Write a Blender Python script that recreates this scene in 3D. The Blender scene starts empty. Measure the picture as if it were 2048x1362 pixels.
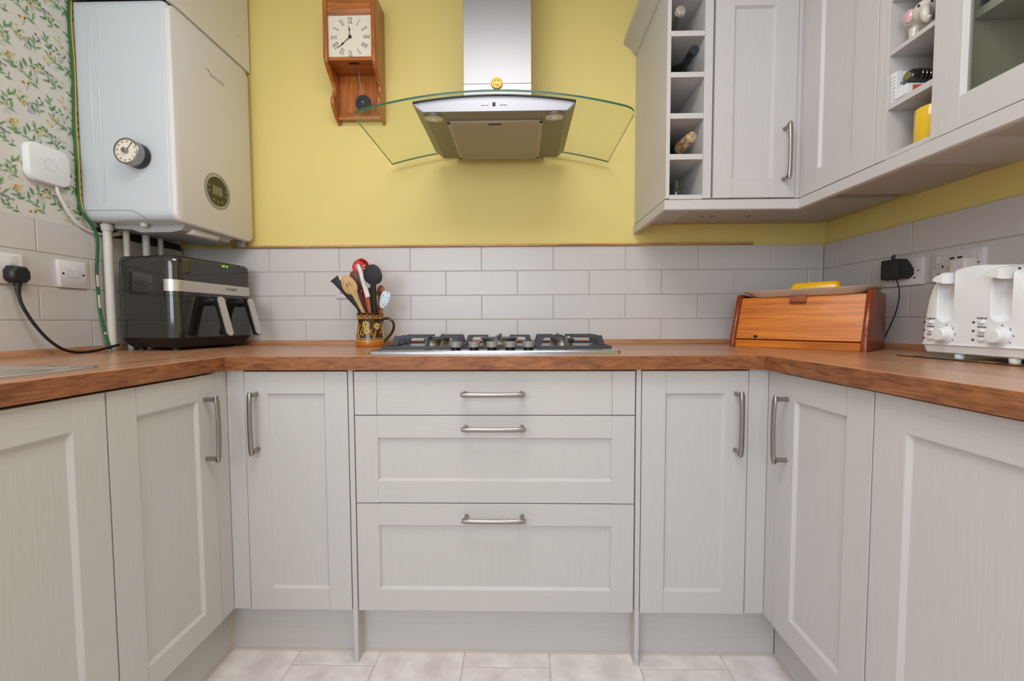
import bpy, bmesh, math, random
from mathutils import Vector, Matrix
random.seed(7)
S = bpy.context.scene
COL = S.collection
PI = math.pi
R = math.radians

# ------------------------------------------------------------------ camera
def set_camera():
    f_px = 832.007
    yaw, pitch, roll = -0.01956, -0.04647, -0.00401
    cy, sy, cp, sp = math.cos(yaw), math.sin(yaw), math.cos(pitch), math.sin(pitch)
    f = Vector((sy*cp, cy*cp, sp)); r = Vector((cy, -sy, 0)); u = r.cross(f)
    c, s = math.cos(roll), math.sin(roll)
    r, u = c*r + s*u, -s*r + c*u
    cam = bpy.data.cameras.new('camera')
    cam.sensor_fit = 'HORIZONTAL'; cam.sensor_width = 36.0
    cam.lens = f_px/2048*36.0
    cam.clip_start = 0.02; cam.clip_end = 50
    o = bpy.data.objects.new('camera', cam); COL.objects.link(o)
    b = -f
    o.matrix_world = Matrix(((r.x, u.x, b.x, -0.1402), (r.y, u.y, b.y, -1.7622), (r.z, u.z, b.z, 0.9994), (0, 0, 0, 1)))
    S.camera = o
set_camera()

# ------------------------------------------------------------------ world, lamps, exposure
W = bpy.data.worlds.new('world'); S.world = W; W.use_nodes = True
W.node_tree.nodes['Background'].inputs[0].default_value = (0.90, 0.94, 1.0, 1)
W.node_tree.nodes['Background'].inputs[1].default_value = 0.62
def area(name, loc, target, sx, sy, power, col):
    l = bpy.data.lights.new(name, 'AREA'); l.shape = 'RECTANGLE'; l.size = sx; l.size_y = sy
    l.energy = power; l.color = col
    o = bpy.data.objects.new(name, l); COL.objects.link(o); o.location = loc
    o.rotation_euler = (Vector(target)-Vector(loc)).to_track_quat('-Z', 'Y').to_euler()
    return o
area('ceiling_lamp', (-0.25, -1.35, 2.36), (-0.25, -1.3, 0), 0.9, 0.7, 16, (1.0, 0.98, 0.965))
area('window_daylight', (-0.9, -3.3, 1.65), (-0.2, 0, 1.2), 1.8, 1.3, 33, (0.86, 0.93, 1.0))
S.view_settings.view_transform = 'Standard'; S.view_settings.look = 'None'
S.view_settings.exposure = 0.0; S.view_settings.gamma = 1.0; S.view_settings.use_curve_mapping = False

# ------------------------------------------------------------------ materials
def lin(c):
    return tuple(((v/255)/12.92 if v/255 <= 0.04045 else ((v/255+0.055)/1.055)**2.4) for v in c) + (1.0,)
def base(name):
    m = bpy.data.materials.new(name); m.use_nodes = True
    return m, m.node_tree, m.node_tree.nodes['Principled BSDF']
def mat(name, c, rough=0.5, metal=0.0, bump=0.0, bscale=200, spec=0.5, coat=0.0, stretch=None, var=0.0):
    m, nt, p = base(name)
    p.inputs['Base Color'].default_value = lin(c); p.inputs['Roughness'].default_value = rough
    p.inputs['Metallic'].default_value = metal; p.inputs['Specular IOR Level'].default_value = spec
    p.inputs['Coat Weight'].default_value = coat
    if bump or var:
        tc = nt.nodes.new('ShaderNodeTexCoord'); mp = nt.nodes.new('ShaderNodeMapping')
        nt.links.new(tc.outputs['Object'], mp.inputs['Vector'])
        mp.inputs['Scale'].default_value = stretch or (1, 1, 1)
        n = nt.nodes.new('ShaderNodeTexNoise'); n.inputs['Scale'].default_value = bscale; n.inputs['Detail'].default_value = 3
        nt.links.new(mp.outputs[0], n.inputs['Vector'])
        if bump:
            b = nt.nodes.new('ShaderNodeBump'); b.inputs['Strength'].default_value = bump; b.inputs['Distance'].default_value = 0.001
            nt.links.new(n.outputs['Fac'], b.inputs['Height']); nt.links.new(b.outputs[0], p.inputs['Normal'])
        if var:
            mx = nt.nodes.new('ShaderNodeMixRGB'); mx.inputs[1].default_value = lin(c)
            mx.inputs[2].default_value = lin(tuple(max(0, v*(1-var)) for v in c))
            nt.links.new(n.outputs['Fac'], mx.inputs[0]); nt.links.new(mx.outputs[0], p.inputs['Base Color'])
    return m
def wood(name, c1, c2, c3, axis='X', scale=1.0, rough=0.35, fine=1.0, coat=0.0, streak=0.5, short=1.0):
    """stretched noise grain along the given object axis"""
    m, nt, p = base(name)
    tc = nt.nodes.new('ShaderNodeTexCoord'); mp = nt.nodes.new('ShaderNodeMapping')
    st = {'X': (1.6, 22, 22), 'Y': (22, 1.6, 22), 'Z': (22, 22, 1.6)}[axis]
    mp.inputs['Scale'].default_value = tuple(v*scale*(short if v < 5 else 1) for v in st)
    nt.links.new(tc.outputs['Object'], mp.inputs['Vector'])
    n = nt.nodes.new('ShaderNodeTexNoise'); n.inputs['Scale'].default_value = 1.5; n.inputs['Detail'].default_value = 8
    n.inputs['Roughness'].default_value = 0.62; n.inputs['Distortion'].default_value = 0.9
    nt.links.new(mp.outputs[0], n.inputs['Vector'])
    r = nt.nodes.new('ShaderNodeValToRGB'); e = r.color_ramp.elements
    e[0].position = 0.30; e[0].color = lin(c3); e[1].position = 0.72; e[1].color = lin(c1)
    k = e.new(0.50); k.color = lin(c2)
    nt.links.new(n.outputs['Fac'], r.inputs[0])
    mp2 = nt.nodes.new('ShaderNodeMapping')
    st2 = {'X': (14, 420, 420), 'Y': (420, 14, 420), 'Z': (420, 420, 14)}[axis]
    mp2.inputs['Scale'].default_value = tuple(v*fine for v in st2)
    nt.links.new(tc.outputs['Object'], mp2.inputs['Vector'])
    n2 = nt.nodes.new('ShaderNodeTexNoise'); n2.inputs['Scale'].default_value = 1.0; n2.inputs['Detail'].default_value = 2
    nt.links.new(mp2.outputs[0], n2.inputs['Vector'])
    r2 = nt.nodes.new('ShaderNodeValToRGB'); r2.color_ramp.elements[0].position = 0.35; r2.color_ramp.elements[1].position = 0.6
    v = 1-streak
    r2.color_ramp.elements[0].color = (v, v, v, 1); r2.color_ramp.elements[1].color = (1, 1, 1, 1)
    nt.links.new(n2.outputs['Fac'], r2.inputs[0])
    mx = nt.nodes.new('ShaderNodeMixRGB'); mx.blend_type = 'MULTIPLY'; mx.inputs[0].default_value = 1.0
    nt.links.new(r.outputs[0], mx.inputs[1]); nt.links.new(r2.outputs[0], mx.inputs[2])
    nt.links.new(mx.outputs[0], p.inputs['Base Color'])
    p.inputs['Roughness'].default_value = rough; p.inputs['Coat Weight'].default_value = coat
    b = nt.nodes.new('ShaderNodeBump'); b.inputs['Strength'].default_value = 0.12; b.inputs['Distance'].default_value = 0.0006
    nt.links.new(n2.outputs['Fac'], b.inputs['Height']); nt.links.new(b.outputs[0], p.inputs['Normal'])
    return m
def glass(name, tint, ior=1.45, rough=0.0, gloss=1.0):
    m = bpy.data.materials.new(name); m.use_nodes = True; nt = m.node_tree; nt.nodes.clear()
    out = nt.nodes.new('ShaderNodeOutputMaterial'); mix = nt.nodes.new('ShaderNodeMixShader')
    t = nt.nodes.new('ShaderNodeBsdfTransparent'); t.inputs[0].default_value = lin(tint)
    g = nt.nodes.new('ShaderNodeBsdfGlossy'); g.inputs['Roughness'].default_value = rough
    f = nt.nodes.new('ShaderNodeFresnel'); f.inputs[0].default_value = ior
    geo = nt.nodes.new('ShaderNodeNewGeometry')          # reflect once, on entering the sheet
    fr = nt.nodes.new('ShaderNodeMath'); fr.operation = 'SUBTRACT'; fr.inputs[0].default_value = 1.0
    nt.links.new(geo.outputs['Backfacing'], fr.inputs[1])
    m0 = nt.nodes.new('ShaderNodeMath'); m0.operation = 'MULTIPLY'
    nt.links.new(f.outputs[0], m0.inputs[0]); nt.links.new(fr.outputs[0], m0.inputs[1])
    mu = nt.nodes.new('ShaderNodeMath'); mu.operation = 'MULTIPLY'; mu.inputs[1].default_value = gloss
    nt.links.new(m0.outputs[0], mu.inputs[0]); nt.links.new(mu.outputs[0], mix.inputs[0])
    nt.links.new(t.outputs[0], mix.inputs[1]); nt.links.new(g.outputs[0], mix.inputs[2]); nt.links.new(mix.outputs[0], out.inputs[0])
    return m
def speckle(name, c1, c2, scale, lo, hi, rough=0.5, metal=0.0):
    m, nt, p = base(name)
    tc = nt.nodes.new('ShaderNodeTexCoord'); n = nt.nodes.new('ShaderNodeTexNoise'); n.inputs['Scale'].default_value = scale; n.inputs['Detail'].default_value = 2
    nt.links.new(tc.outputs['Object'], n.inputs['Vector'])
    r = nt.nodes.new('ShaderNodeValToRGB'); e = r.color_ramp.elements
    e[0].position = lo; e[0].color = lin(c1); e[1].position = hi; e[1].color = lin(c2)
    nt.links.new(n.outputs['Fac'], r.inputs[0]); nt.links.new(r.outputs[0], p.inputs['Base Color'])
    p.inputs['Roughness'].default_value = rough; p.inputs['Metallic'].default_value = metal
    return m

CAB = (204, 200, 198)
M = {}
M['cab_v'] = mat('painted wood, upright grain', CAB, 0.42, 0, 0.28, 1.0, stretch=(330, 330, 9), var=0.05)
M['cab_h'] = mat('painted wood, level grain', CAB, 0.42, 0, 0.28, 1.0, stretch=(9, 330, 330), var=0.05)
M['cab_in'] = mat('cabinet lining', (196, 188, 178), 0.55, 0, 0.2, 1.0, stretch=(330, 330, 9), var=0.08)
M['gap'] = mat('gap shade and dark caps', (70, 68, 66), 0.7)  # carcass darkened to paint the shade in door gaps; also cover caps
M['yellow'] = mat('yellow wall paint', (231, 211, 130), 0.55, 0, 0.15, 160)
M['wallpaper'] = mat('wallpaper ground', (218, 215, 210), 0.65, 0, 0.1, 300)
M['ceiling'] = mat('white ceiling paint', (235, 233, 228), 0.8)
M['tile'] = mat('matt cream wall tile', (211, 207, 206), 0.30, 0, 0.05, 30, var=0.03)
M['grout'] = mat('grey grout', (172, 162, 154), 0.85)
M['floor_tile'] = speckle('pale stone floor tile', (216, 206, 203), (243, 236, 233), 14, 0.3, 0.7, 0.45)
M['floor_grout'] = mat('floor joint', (204, 194, 188), 0.8)
M['bead'] = mat('pinkish sealant', (204, 190, 180), 0.6)
M['wt_x'] = wood('worktop laminate across', (204, 156, 122), (188, 136, 100), (160, 108, 74), 'X', 1.0, 0.27, streak=0.16)
M['wt_y'] = wood('worktop laminate along', (204, 156, 122), (188, 136, 100), (160, 108, 74), 'Y', 1.0, 0.27, streak=0.16)
M['edge_x'] = wood('worktop edge across', (176, 114, 72), (154, 94, 54), (116, 68, 38), 'X', 1.8, 0.42, fine=1.4, streak=0.42, short=4.0)
M['edge_y'] = wood('worktop edge along', (176, 114, 72), (154, 94, 54), (116, 68, 38), 'Y', 1.8, 0.42, fine=1.4, streak=0.42, short=4.0)
M['trim_wood'] = wood('trim strip wood', (236, 186, 128), (222, 168, 108), (196, 138, 82), 'X', 1.0, 0.4)
M['oak_z'] = wood('clock oak, upright', (206, 128, 58), (190, 110, 46), (150, 78, 28), 'Z', 1.5, 0.32, fine=0.7, coat=0.2, streak=0.4)
M['oak_x'] = wood('clock oak, level', (206, 128, 58), (190, 110, 46), (150, 78, 28), 'X', 1.5, 0.32, fine=0.7, coat=0.2, streak=0.4)
M['pine_x'] = wood('bread bin pine', (236, 148, 48), (222, 126, 34), (182, 90, 24), 'X', 1.1, 0.38, fine=0.35, coat=0.08, streak=0.25)
M['pine_e'] = wood('bread bin end grain', (176, 84, 30), (150, 62, 22), (110, 44, 16), 'X', 4.0, 0.3, fine=0.5, coat=0.25, streak=0.4)
M['daylit_enamel'] = mat('boiler white enamel', (206, 212, 218), 0.35)  # side casing, with the bluish cast of daylight put into its colour
M['boiler_front'] = mat('boiler front panel', (222, 220, 219), 0.4)
M['white_plastic'] = mat('white plastic', (232, 232, 234), 0.32)
M['socket_white'] = mat('socket plastic', (226, 222, 226), 0.3)
M['toaster_white'] = mat('glossy white plastic', (236, 238, 240), 0.22)
M['white_paint'] = mat('white boxing paint', (228, 226, 221), 0.5)
M['pipe_white'] = mat('painted pipe', (214, 210, 203), 0.45)
M['grey_plastic'] = mat('grey plastic', (176, 176, 176), 0.45)
M['dark_hole'] = mat('brown broken plaster', (74, 54, 42), 0.9, 0, 0.8, 60, var=0.5)
M['black'] = mat('black plastic', (22, 22, 23), 0.38)
M['black_gloss'] = mat('glossy black plastic', (30, 30, 30), 0.07, 0, spec=1.0)
M['black_soft'] = mat('black nylon', (38, 38, 40), 0.6)
M['rubber'] = mat('black rubber flex', (20, 20, 20), 0.5)
M['ink'] = mat('dark print', (35, 32, 30), 0.6)
M['ink_grey'] = mat('grey print', (128, 126, 118), 0.6)
M['chrome'] = mat('polished metal', (215, 213, 210), 0.12, 1.0)
M['nickel'] = mat('satin nickel', (160, 154, 148), 0.32, 1.0)
M['steel'] = mat('brushed steel', (152, 151, 154), 0.42, 1.0, 0.05, 1.0, stretch=(600, 600, 6))
M['steel_h'] = mat('brushed steel, level', (140, 136, 130), 0.40, 1.0, 0.05, 1.0, stretch=(6, 600, 600))
M['lit_steel'] = mat('fascia steel', (146, 146, 152), 0.44, 1.0)  # same metal as the hood body, lightened for the frontal light on it
M['filter_metal'] = mat('filter aluminium', (186, 174, 156), 0.5, 0.55)
M['knob_silver'] = mat('knob silver', (162, 160, 158), 0.35, 0.35)
M['hob_steel'] = mat('hob steel', (176, 180, 186), 0.26, 1.0)
M['iron'] = mat('cast iron enamel', (58, 60, 66), 0.45)
M['burner'] = mat('burner aluminium', (178, 168, 154), 0.38, 1.0)
M['silver'] = mat('silver plastic', (205, 201, 196), 0.33, 0.7)
M['glass'] = glass('clear green tinted glass', (250, 252, 248), 1.5, 0.0, 1.4)
M['pane'] = glass('cabinet glass', (236, 238, 233), 1.5)
M['glass_edge'] = mat('green glass edge', (44, 88, 66), 0.25, 0, spec=0.3)
M['jar_glass'] = glass('clear drinking glass', (226, 232, 228), 1.6, 0.02, 1.6)
M['red'] = mat('red nylon', (196, 22, 20), 0.28)
M['beech'] = wood('pale beech', (222, 190, 142), (212, 178, 128), (190, 152, 104), 'Z', 2.0, 0.5, streak=0.12)
M['brown_wood'] = wood('dark brown wood', (128, 74, 44), (104, 58, 34), (72, 38, 22), 'Z', 2.0, 0.45, streak=0.3)
M['copper_wood'] = wood('reddish wood', (190, 112, 66), (168, 92, 52), (128, 66, 36), 'Z', 2.0, 0.4, streak=0.2)
M['white_sil'] = speckle('white speckled silicone', (170, 168, 170), (228, 226, 226), 260, 0.3, 0.42, 0.5)
M['blue_sil'] = speckle('blue speckled silicone', (112, 160, 196), (222, 232, 238), 190, 0.36, 0.52, 0.5)
M['mug_brown'] = mat('dark brown glaze', (66, 36, 18), 0.16, coat=0.3)
M['mug_base'] = mat('amber glaze', (190, 112, 38), 0.2, coat=0.3)
M['cream_slip'] = mat('cream slip', (228, 196, 112), 0.25)
M['ochre_slip'] = mat('ochre slip', (190, 120, 40), 0.25)
M['dial'] = mat('ivory dial', (232, 224, 208), 0.5)
M['butter'] = mat('yellow plastic', (242, 184, 20), 0.22)
M['tray'] = mat('beige melamine', (206, 190, 172), 0.4)
M['led'] = mat('dark red lamp lens', (110, 42, 60), 0.3)
M['lcd'] = mat('lcd glass', (126, 122, 92), 0.25)
M['olive'] = mat('olive black fascia', (52, 50, 36), 0.25)
M['button_olive'] = mat('olive button', (108, 106, 72), 0.4)
M['green_wire'] = mat('green earth sleeve', (28, 96, 52), 0.5)
M['yellow_wire'] = mat('yellow earth stripe', (206, 170, 58), 0.45)
M['paint_fleck'] = mat('cream paint fleck', (206, 200, 184), 0.6)
M['white_cable'] = mat('white flex', (222, 216, 208), 0.4)
M['dot_green'] = bpy.data.materials.new('green display digits'); M['dot_green'].use_nodes = True
_p = M['dot_green'].node_tree.nodes['Principled BSDF']; _p.inputs['Base Color'].default_value = lin((60, 120, 30))
_p.inputs['Emission Color'].default_value = lin((150, 230, 60)); _p.inputs['Emission Strength'].default_value = 1.2

# ------------------------------------------------------------------ mesh builder
class MB:
    def __init__(s): s.bm = bmesh.new(); s.mi = 0
    def _done(s, faces):
        for f in faces: f.material_index = s.mi
    def box(s, x0, x1, y0, y1, z0, z1, bev=0.0, seg=1):
        t = bmesh.new()
        bmesh.ops.create_cube(t, size=1.0)
        for v in t.verts:
            v.co = Vector(((x0+x1)/2+v.co.x*(x1-x0), (y0+y1)/2+v.co.y*(y1-y0), (z0+z1)/2+v.co.z*(z1-z0)))
        if bev > 0:
            bmesh.ops.bevel(t, geom=t.edges[:], offset=bev, segments=seg, profile=0.5, affect='EDGES', clamp_overlap=True)
        s.merge(t); return s
    def merge(s, t, mat4=None):
        vm = {}
        for v in t.verts:
            vm[v] = s.bm.verts.new(mat4 @ v.co if mat4 else v.co)
        for f in t.faces:
            try: nf = s.bm.faces.new([vm[v] for v in f.verts])
            except ValueError: continue
            nf.material_index = s.mi
        t.free(); return s
    def poly(s, pts):
        f = s.bm.faces.new([s.bm.verts.new(p) for p in pts]); f.material_index = s.mi; return s
    def prism(s, pts, fn, a, b):
        """pts: 2D polygon; fn(p, t) -> 3D"""
        n = len(pts)
        A = [s.bm.verts.new(fn(p, a)) for p in pts]; B = [s.bm.verts.new(fn(p, b)) for p in pts]
        fs = [s.bm.faces.new(A), s.bm.faces.new(B[::-1])]
        for i in range(n): fs.append(s.bm.faces.new((A[i], B[i], B[(i+1) % n], A[(i+1) % n])))
        s._done(fs); return s
    def rings(s, rings, cap=True, closed=False):
        V = [[s.bm.verts.new(p) for p in r] for r in rings]
        n = len(V[0]); fs = []
        m = len(V)
        for i in range(m if closed else m-1):
            a, b = V[i], V[(i+1) % m]
            for j in range(n):
                fs.append(s.bm.faces.new((a[j], a[(j+1) % n], b[(j+1) % n], b[j])))
        if cap and not closed:
            fs.append(s.bm.faces.new(V[0][::-1])); fs.append(s.bm.faces.new(V[-1]))
        s._done(fs); return s
    def sweep(s, pts, rad, seg=10, side=None, cap=True, closed=False):
        """rad: number, list of numbers or list of (a, b); side fixes the first section axis"""
        P = [Vector(p) for p in pts]; n = len(P); rr = []
        prev = Vector(side) if side else None
        for i, p in enumerate(P):
            if closed: t = P[(i+1) % n]-P[i-1]
            else: t = P[min(i+1, n-1)]-P[max(i-1, 0)]
            t.normalize()
            if prev is None:
                prev = Vector((0, 0, 1)) if abs(t.z) < 0.9 else Vector((1, 0, 0))
            a = (prev - t*prev.dot(t)).normalized(); b = t.cross(a)
            prev = a if side is None else Vector(side)
            r = rad[i] if isinstance(rad, (list, tuple)) else rad
            ra, rb = r if isinstance(r, (list, tuple)) else (r, r)
            rr.append([p + a*math.cos(2*PI*k/seg)*ra + b*math.sin(2*PI*k/seg)*rb for k in range(seg)])
        return s.rings(rr, cap, closed)
    def cyl(s, p0, p1, r0, r1=None, seg=20, bev=0.0):
        r1 = r0 if r1 is None else r1
        p0, p1 = Vector(p0), Vector(p1)
        if bev > 0:
            d = (p1-p0).normalized()
            return s.sweep([p0, p0+d*bev, p1-d*bev, p1], [r0-bev, r0, r1, r1-bev], seg)
        return s.sweep([p0, p1], [r0, r1], seg)
    def lathe(s, prof, seg=32, mat4=None, cap=True):
        rr = [[Vector((r*math.cos(2*PI*k/seg), r*math.sin(2*PI*k/seg), z)) for k in range(seg)] for r, z in prof]
        if mat4: rr = [[mat4 @ p for p in r] for r in rr]
        return s.rings(rr, cap)
    def ball(s, c, r, seg=16, rot=None):
        t = bmesh.new(); bmesh.ops.create_uvsphere(t, u_segments=seg, v_segments=max(6, seg//2), radius=1.0)
        sc = r if isinstance(r, (tuple, list)) else (r, r, r)
        m = Matrix.Translation(c) @ (rot if rot else Matrix()) @ Matrix.Diagonal((sc[0], sc[1], sc[2], 1))
        return s.merge(t, m)
    def move(s, m):
        bmesh.ops.transform(s.bm, matrix=m, verts=s.bm.verts[:]); return s
    def mesh(s, name, angle=38):
        bmesh.ops.recalc_face_normals(s.bm, faces=s.bm.faces[:])
        me = bpy.data.meshes.new(name); s.bm.to_mesh(me); s.bm.free()
        for p in me.polygons: p.use_smooth = True
        me.set_sharp_from_angle(angle=R(angle))
        return me

def ob(name, mb, m, parent=None, loc=None, rot=None, label=None, world=False, angle=38):
    me = mb.mesh(name, angle) if isinstance(mb, MB) else mb
    if isinstance(mb, MB):
        for k in (m if isinstance(m, (list, tuple)) else [m]): me.materials.append(M[k] if isinstance(k, str) else k)
    o = bpy.data.objects.new(name, me); COL.objects.link(o)
    if parent: o.parent = parent
    if world and parent: o.location = -parent.location
    if loc is not None: o.location = loc
    if rot is not None: o.rotation_euler = rot
    if label: o['label'] = label
    return o
def tag(o, label, cat, group=None):
    o['label'] = label; o['category'] = cat
    if group: o['group'] = group
    return o
def thing(name, label, cat, loc=(0, 0, 0), rotz=0, group=None):
    o = bpy.data.objects.new(name, None); COL.objects.link(o); o.location = loc; o.rotation_euler = (0, 0, rotz)
    o.empty_display_size = 0.05
    return tag(o, label, cat, group)
def struct(name, mb, m, parent=None):
    o = ob(name, mb, m, parent); o['kind'] = 'structure'; return o
def text_mesh(name, s, size, m, parent, loc, rot, ext=0.0002, align='CENTER', sx=1.0):
    cu = bpy.data.curves.new(name, 'FONT'); cu.body = s; cu.size = size; cu.extrude = ext
    cu.align_x = align; cu.align_y = 'CENTER'; cu.resolution_u = 2
    t = bpy.data.objects.new(name, cu); COL.objects.link(t)
    dg = bpy.context.evaluated_depsgraph_get(); dg.update()
    me = bpy.data.meshes.new_from_object(t.evaluated_get(dg))
    bpy.data.objects.remove(t); me.materials.clear(); me.materials.append(M[m])
    if sx != 1.0: me.transform(Matrix.Diagonal((sx, 1, 1, 1)))
    o = bpy.data.objects.new(name, me); COL.objects.link(o); o.parent = parent; o.location = loc; o.rotation_euler = rot
    return o
FRONT = (PI/2, 0, 0)                 # lettering that faces -Y
def arc(cx, cy, r, a0, a1, n):
    return [(cx+r*math.cos(a0+(a1-a0)*i/n), cy+r*math.sin(a0+(a1-a0)*i/n)) for i in range(n+1)]
def rrect(x0, x1, y0, y1, r, n=5):
    return arc(x1-r, y1-r, r, 0, PI/2, n)+arc(x0+r, y1-r, r, PI/2, PI, n)+arc(x0+r, y0+r, r, PI, 1.5*PI, n)+arc(x1-r, y0+r, r, 1.5*PI, 2*PI, n)
XZ = lambda p, t: (p[0], t, p[1])
XY = lambda p, t: (p[0], p[1], t)
YZ = lambda p, t: (t, p[0], p[1])
# ------------------------------------------------------------------ room shell
XL, XR = -1.5762, 1.1184             # tiled faces of the side walls; the back tiles face at y = 0
ZROW = 1.3121; TP, TH = 0.302, 0.102  # top of the tiling, tile pitch
ZW = 0.9026                           # worktop surface
floor = struct('floor', MB().box(-1.8, 1.4, -3.6, 0.1, -0.1, -0.0012), 'floor_grout')
wall_back = struct('wall_back', MB().box(-1.8, 1.4, 0.009, 0.15, 0, 2.45), 'yellow')
wall_left = struct('wall_left', MB().box(-1.8, XL-0.009, -3.6, 0.009, 0, 2.45), 'wallpaper')
wall_right = struct('wall_right', MB().box(XR+0.009, 1.4, -3.6, 0.009, 0, 2.45), 'yellow')
ceiling = struct('ceiling', MB().box(-1.8, 1.4, -3.6, 0.15, 2.45, 2.55), 'ceiling')

tile_cache = {}
def tile_mesh(w, h, t=0.0085, c=0.0016):
    k = (round(w, 4), round(h, 4), t)
    if k not in tile_cache:
        b = MB()
        pr = [[(0, t, 0), (w, t, 0), (w, t, h), (0, t, h)], [(0, c*0.7, 0), (w, c*0.7, 0), (w, c*0.7, h), (0, c*0.7, h)],
              [(c, 0, c), (w-c, 0, c), (w-c, 0, h-c), (c, 0, h-c)]]
        b.rings(pr); me = b.mesh('tile', 25); me.materials.append(M['tile']); tile_cache[k] = me
    return tile_cache[k]
def tiling(wall, place, s0, s1, off_odd, off_even):
    """rows of half-bonded tiles between s0 and s1 along the wall; place(s, z) -> location, rotation"""
    g = 0.0025
    for n in range(4):
        top = ZROW-n*TH; bot = max(top-TH+g, ZW)
        off = off_odd if n % 2 == 0 else off_even
        k = math.floor((s0-off)/TP)
        while off+k*TP < s1-0.004:
            a = max(off+k*TP+g/2, s0); b = min(off+(k+1)*TP-g/2, s1)
            if b-a > 0.006:
                loc, rz = place(a, b, bot)
                o = ob('tile', tile_mesh(b-a, top-bot), None, wall, loc, (0, 0, rz))
            k += 1
tiling(wall_back, lambda a, b, z: ((a, 0, z), 0), XL, XR, 0.0, 0.151)
tiling(wall_left, lambda a, b, z: ((XL, a, z), PI/2), -1.2, -0.0005, -0.2396, -0.2396-0.151)
tiling(wall_right, lambda a, b, z: ((XR, b, z), -PI/2), -1.2, -0.0005, -0.0853, -0.0853-0.151)
ob('grout', MB().box(XL, XR, 0.0012, 0.009, ZW, ZROW), 'grout', wall_back)
ob('grout', MB().box(XL-0.009, XL-0.0012, -1.2, 0.0, ZW, ZROW), 'grout', wall_left)
ob('grout', MB().box(XR+0.0012, XR+0.009, -1.2, 0.0, ZW, ZROW), 'grout', wall_right)
struct('trim_1', MB().box(-1.36, 0.825, -0.010, 0.009, ZROW+0.0003, ZROW+0.0095, 0.002), 'trim_wood')

# stone-look floor tiles, half bonded between columns
fx = [-1.07, -0.811, -0.567, -0.310, -0.057, 0.2035, 0.453, 0.71]
for i in range(len(fx)-1):
    y = -0.604 if i % 2 == 1 else -0.604-0.253
    y += 0.505
    while y > -2.6:
        y1 = min(y, -0.5); y0 = y-0.505
        w, d = fx[i+1]-fx[i]-0.003, y1-y0-0.003
        if d > 0.02:
            t = MB().box(0, w, 0, d, -0.012, 0, 0.0012)
            ob('tile', t, 'floor_tile', floor, (fx[i]+0.0015, y0+0.0015, 0))
        y -= 0.505

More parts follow.
